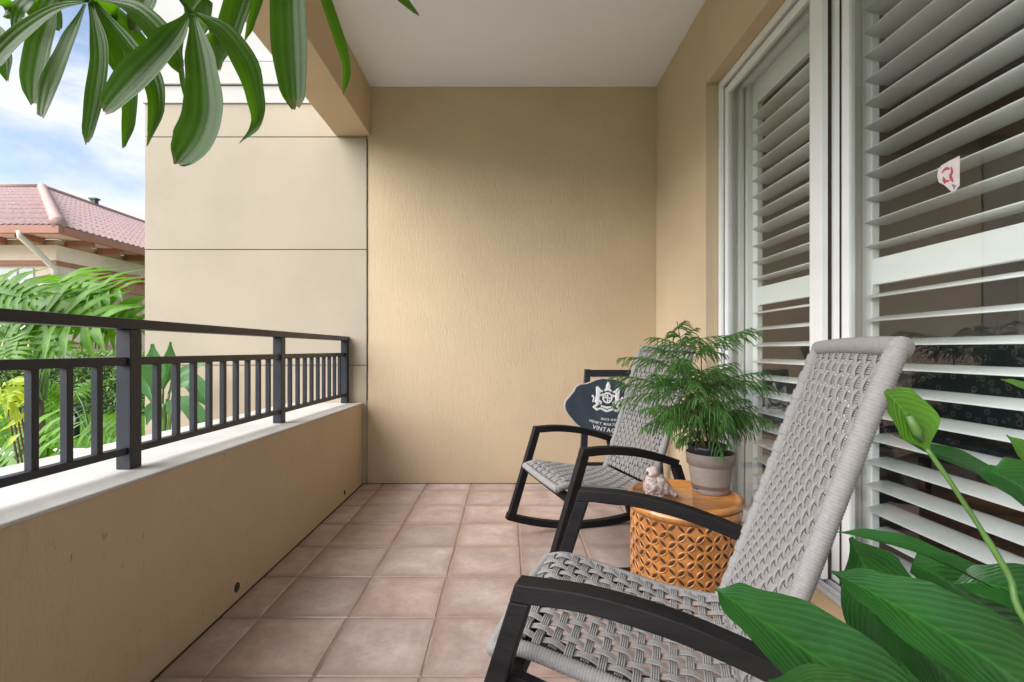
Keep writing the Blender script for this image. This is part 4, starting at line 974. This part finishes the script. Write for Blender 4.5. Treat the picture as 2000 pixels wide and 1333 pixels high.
# downspout
m=MB(); dp=[HL(XE-.72,YE-.02,ZE-.12),HL(XE-.70,YE+.02,ZE-.22),HL(XE-.55,YE+.30,ZE-.45),HL(XE-.42,YE+.46,ZE-.62),HL(XE-.42,YE+.48,ZE-.75),HL(XE-.42,YE+.48,.6)]
dp=[HL(XE-.66,YE-.03,ZE-.10),HL(XE-.66,YE-.02,ZE-.20),HL(XE-.60,YE+.12,ZE-.34),HL(XE-.52,YE+.34,ZE-.58),HL(XE-.49,YE+.46,ZE-.70),HL(XE-.49,YE+.47,ZE-.82),HL(XE-.49,YE+.47,.6)]
m.tube(dp,.052*S,10); m.build('downspout',mat_simple('cream_downspout',(.62,.55,.45),.5,.05,5),hs,smooth=True)
# pergola on the right face, column, dark and louvred windows
pg=empty('garden_pergola',Vector(H(XE-.0,YE+1.6,zb))); tag(pg,'terracotta painted pergola on a cream column beside the neighbouring house','pergola'); po=Vector(pg.location)
def pbox(m,x0,x1,y0,y1,z0,z1):
    a=Vector(H(x0,y0,z0))-po; b=Vector(H(x1,y1,z1))-po; m.box(a.x,b.x,a.y,b.y,a.z,b.z)
m=MB(); pbox(m,XE-.50,XE+.05,YE+1.55,YE+1.70,2.18,2.42); pbox(m,XE-.10,XE+.02,YE+1.7005,YE+4.5,2.18,2.42); m.build('beam',M['terra'],pg,bevel=.02)
for k in range(8):
    m=MB(); y=YE+1.50+k*.36; pbox(m,XE-.55,XE+.28,y,y+.09,2.425,2.56); m.build('rafter',M['terra'],pg,bevel=.015)
m=MB(); pbox(m,XE-.16,XE+.06,YE+2.2,YE+2.42,zb,2.178); m.build('column',M['frieze'],pg,bevel=.02)
m=MB(); hbox(m,XE-.5995,XE-.57,YE+2.0,YE+2.55,1.25,1.95); w_=m.build('window',mat_simple('dark_window',(.02,.02,.025),.2),hs)
m=MB()
for k in range(12): hbox(m,XE-.5695,XE-.555,YE+1.42,YE+1.80,1.24+k*.058,1.27+k*.058)
m.build('window_louvres',M['frieze'],hs)
m=MB(); hbox(m,XE-.585,XE-.5700,YE+2.55,YE+2.62,1.2,2.0); hbox(m,XE-.585,XE-.5700,YE+1.93,YE+1.995,1.2,2.0); m.build('window_frame',M['frieze'],hs)
m=MB(); vp_=HL(XRg,16.0,ZRg+.02); m.box(vp_.x-.12,vp_.x+.12,vp_.y-.12,vp_.y+.12,vp_.z,vp_.z+.30); m.box(vp_.x-.20,vp_.x+.2,vp_.y-.15,vp_.y+.15,vp_.z+.301,vp_.z+.38); m.build('roof_vent',mat_simple('vent_green',(.05,.07,.06),.7),hs)
# farther roof glimpsed beside the facade
fh=empty('distant_house',(-22,32,ZG)); tag(fh,'distant pale pink tiled roof beside the facade edge','house'); l=Vector(fh.location)
m=MB(); z1=1+(683-419)/F_PX*34; z0=1+(683-470)/F_PX*30; 
m.add([Vector(p)-l for p in [(-29,30,z0),(-17,30,z0),(-19,34,z1),(-28,34,z1),(-28,38,z0),(-17,38,z0)]],[(0,1,2,3),(1,5,2),(3,2,5,4),(0,3,4),(0,4,5,1)]); m.build('roof',M['roof'],fh)
m=MB(); m.box(-28.5-l.x,-17.5-l.x,30.5-l.y,37.5-l.y,0,z0-.01-ZG); m.build('wall',M['house'],fh)

# ------------------------------------------------------------------ sky, sun, camera
AZ,EL=R(241),R(38)   # sun behind the photographer's left shoulder (azimuth measured from +Y clockwise)
w=bpy.data.worlds.new('World'); sc.world=w; w.use_nodes=True; nt=w.node_tree; nt.nodes.clear()
out=nt.nodes.new('ShaderNodeOutputWorld'); bg=nt.nodes.new('ShaderNodeBackground'); sky=nt.nodes.new('ShaderNodeTexSky'); sky.sky_type='NISHITA'; sky.sun_disc=False
sky.sun_elevation=EL; sky.sun_rotation=AZ; sky.air_density=1.0; sky.dust_density=.8; sky.ozone_density=1.5
tc=nt.nodes.new('ShaderNodeTexCoord'); mp=nt.nodes.new('ShaderNodeMapping'); mp.inputs['Scale'].default_value=(1,1,2.2); L(nt,tc.outputs['Generated'],mp.inputs[0])
n1=N(nt,'ShaderNodeTexNoise',Scale=3.0,Detail=8,Roughness=.58,Distortion=.25); L(nt,mp.outputs[0],n1.inputs['Vector'])
n2=N(nt,'ShaderNodeTexNoise',Scale=7.0,Detail=6,Roughness=.6); L(nt,mp.outputs[0],n2.inputs['Vector'])
sep=nt.nodes.new('ShaderNodeSeparateXYZ'); L(nt,tc.outputs['Generated'],sep.inputs[0])
bias=math_n(nt,'MULTIPLY',sep.outputs[2],-.22)
cm=ramp(nt,math_n(nt,'ADD',n1.outputs['Fac'],bias),[(.30,(.12,.12,.12)),(.50,(1,1,1))]).outputs[0]
cc=ramp(nt,n2.outputs['Fac'],[(.3,(3.9,4.3,5.1)),(.65,(5.3,5.4,5.7))]).outputs[0]
L(nt,mixc(nt,cm,sky.outputs[0],cc),bg.inputs[0]); bg.inputs[1].default_value=.10; L(nt,bg.outputs[0],out.inputs[0])

sd=bpy.data.lights.new('sun','SUN'); sd.energy=4.4; sd.angle=R(64); sd.color=(1,.975,.95); so=bpy.data.objects.new('sun',sd); COL.objects.link(so)
dirv=Vector((math.sin(AZ)*math.cos(EL),math.cos(AZ)*math.cos(EL),math.sin(EL)))
so.rotation_euler=dirv.to_track_quat('Z','Y').to_euler(); so.location=dirv*20

cd=bpy.data.cameras.new('camera'); co=bpy.data.objects.new('camera',cd); COL.objects.link(co); sc.camera=co
co.location=(0,0,1); co.rotation_euler=(R(90),0,0); cd.sensor_width=36; cd.lens=F_PX/2000*36; cd.clip_start=.02; cd.clip_end=1000
cd.shift_x=(1000-CX)/2000; cd.shift_y=(CY-666.5)/2000
sc.view_settings.view_transform='Standard'; sc.view_settings.look='None'; sc.view_settings.exposure=1.08; sc.view_settings.gamma=1
sc.cycles.max_bounces=12; sc.cycles.diffuse_bounces=6; sc.cycles.transparent_max_bounces=24; sc.cycles.use_denoising=True
sc.cycles.sample_clamp_indirect=8
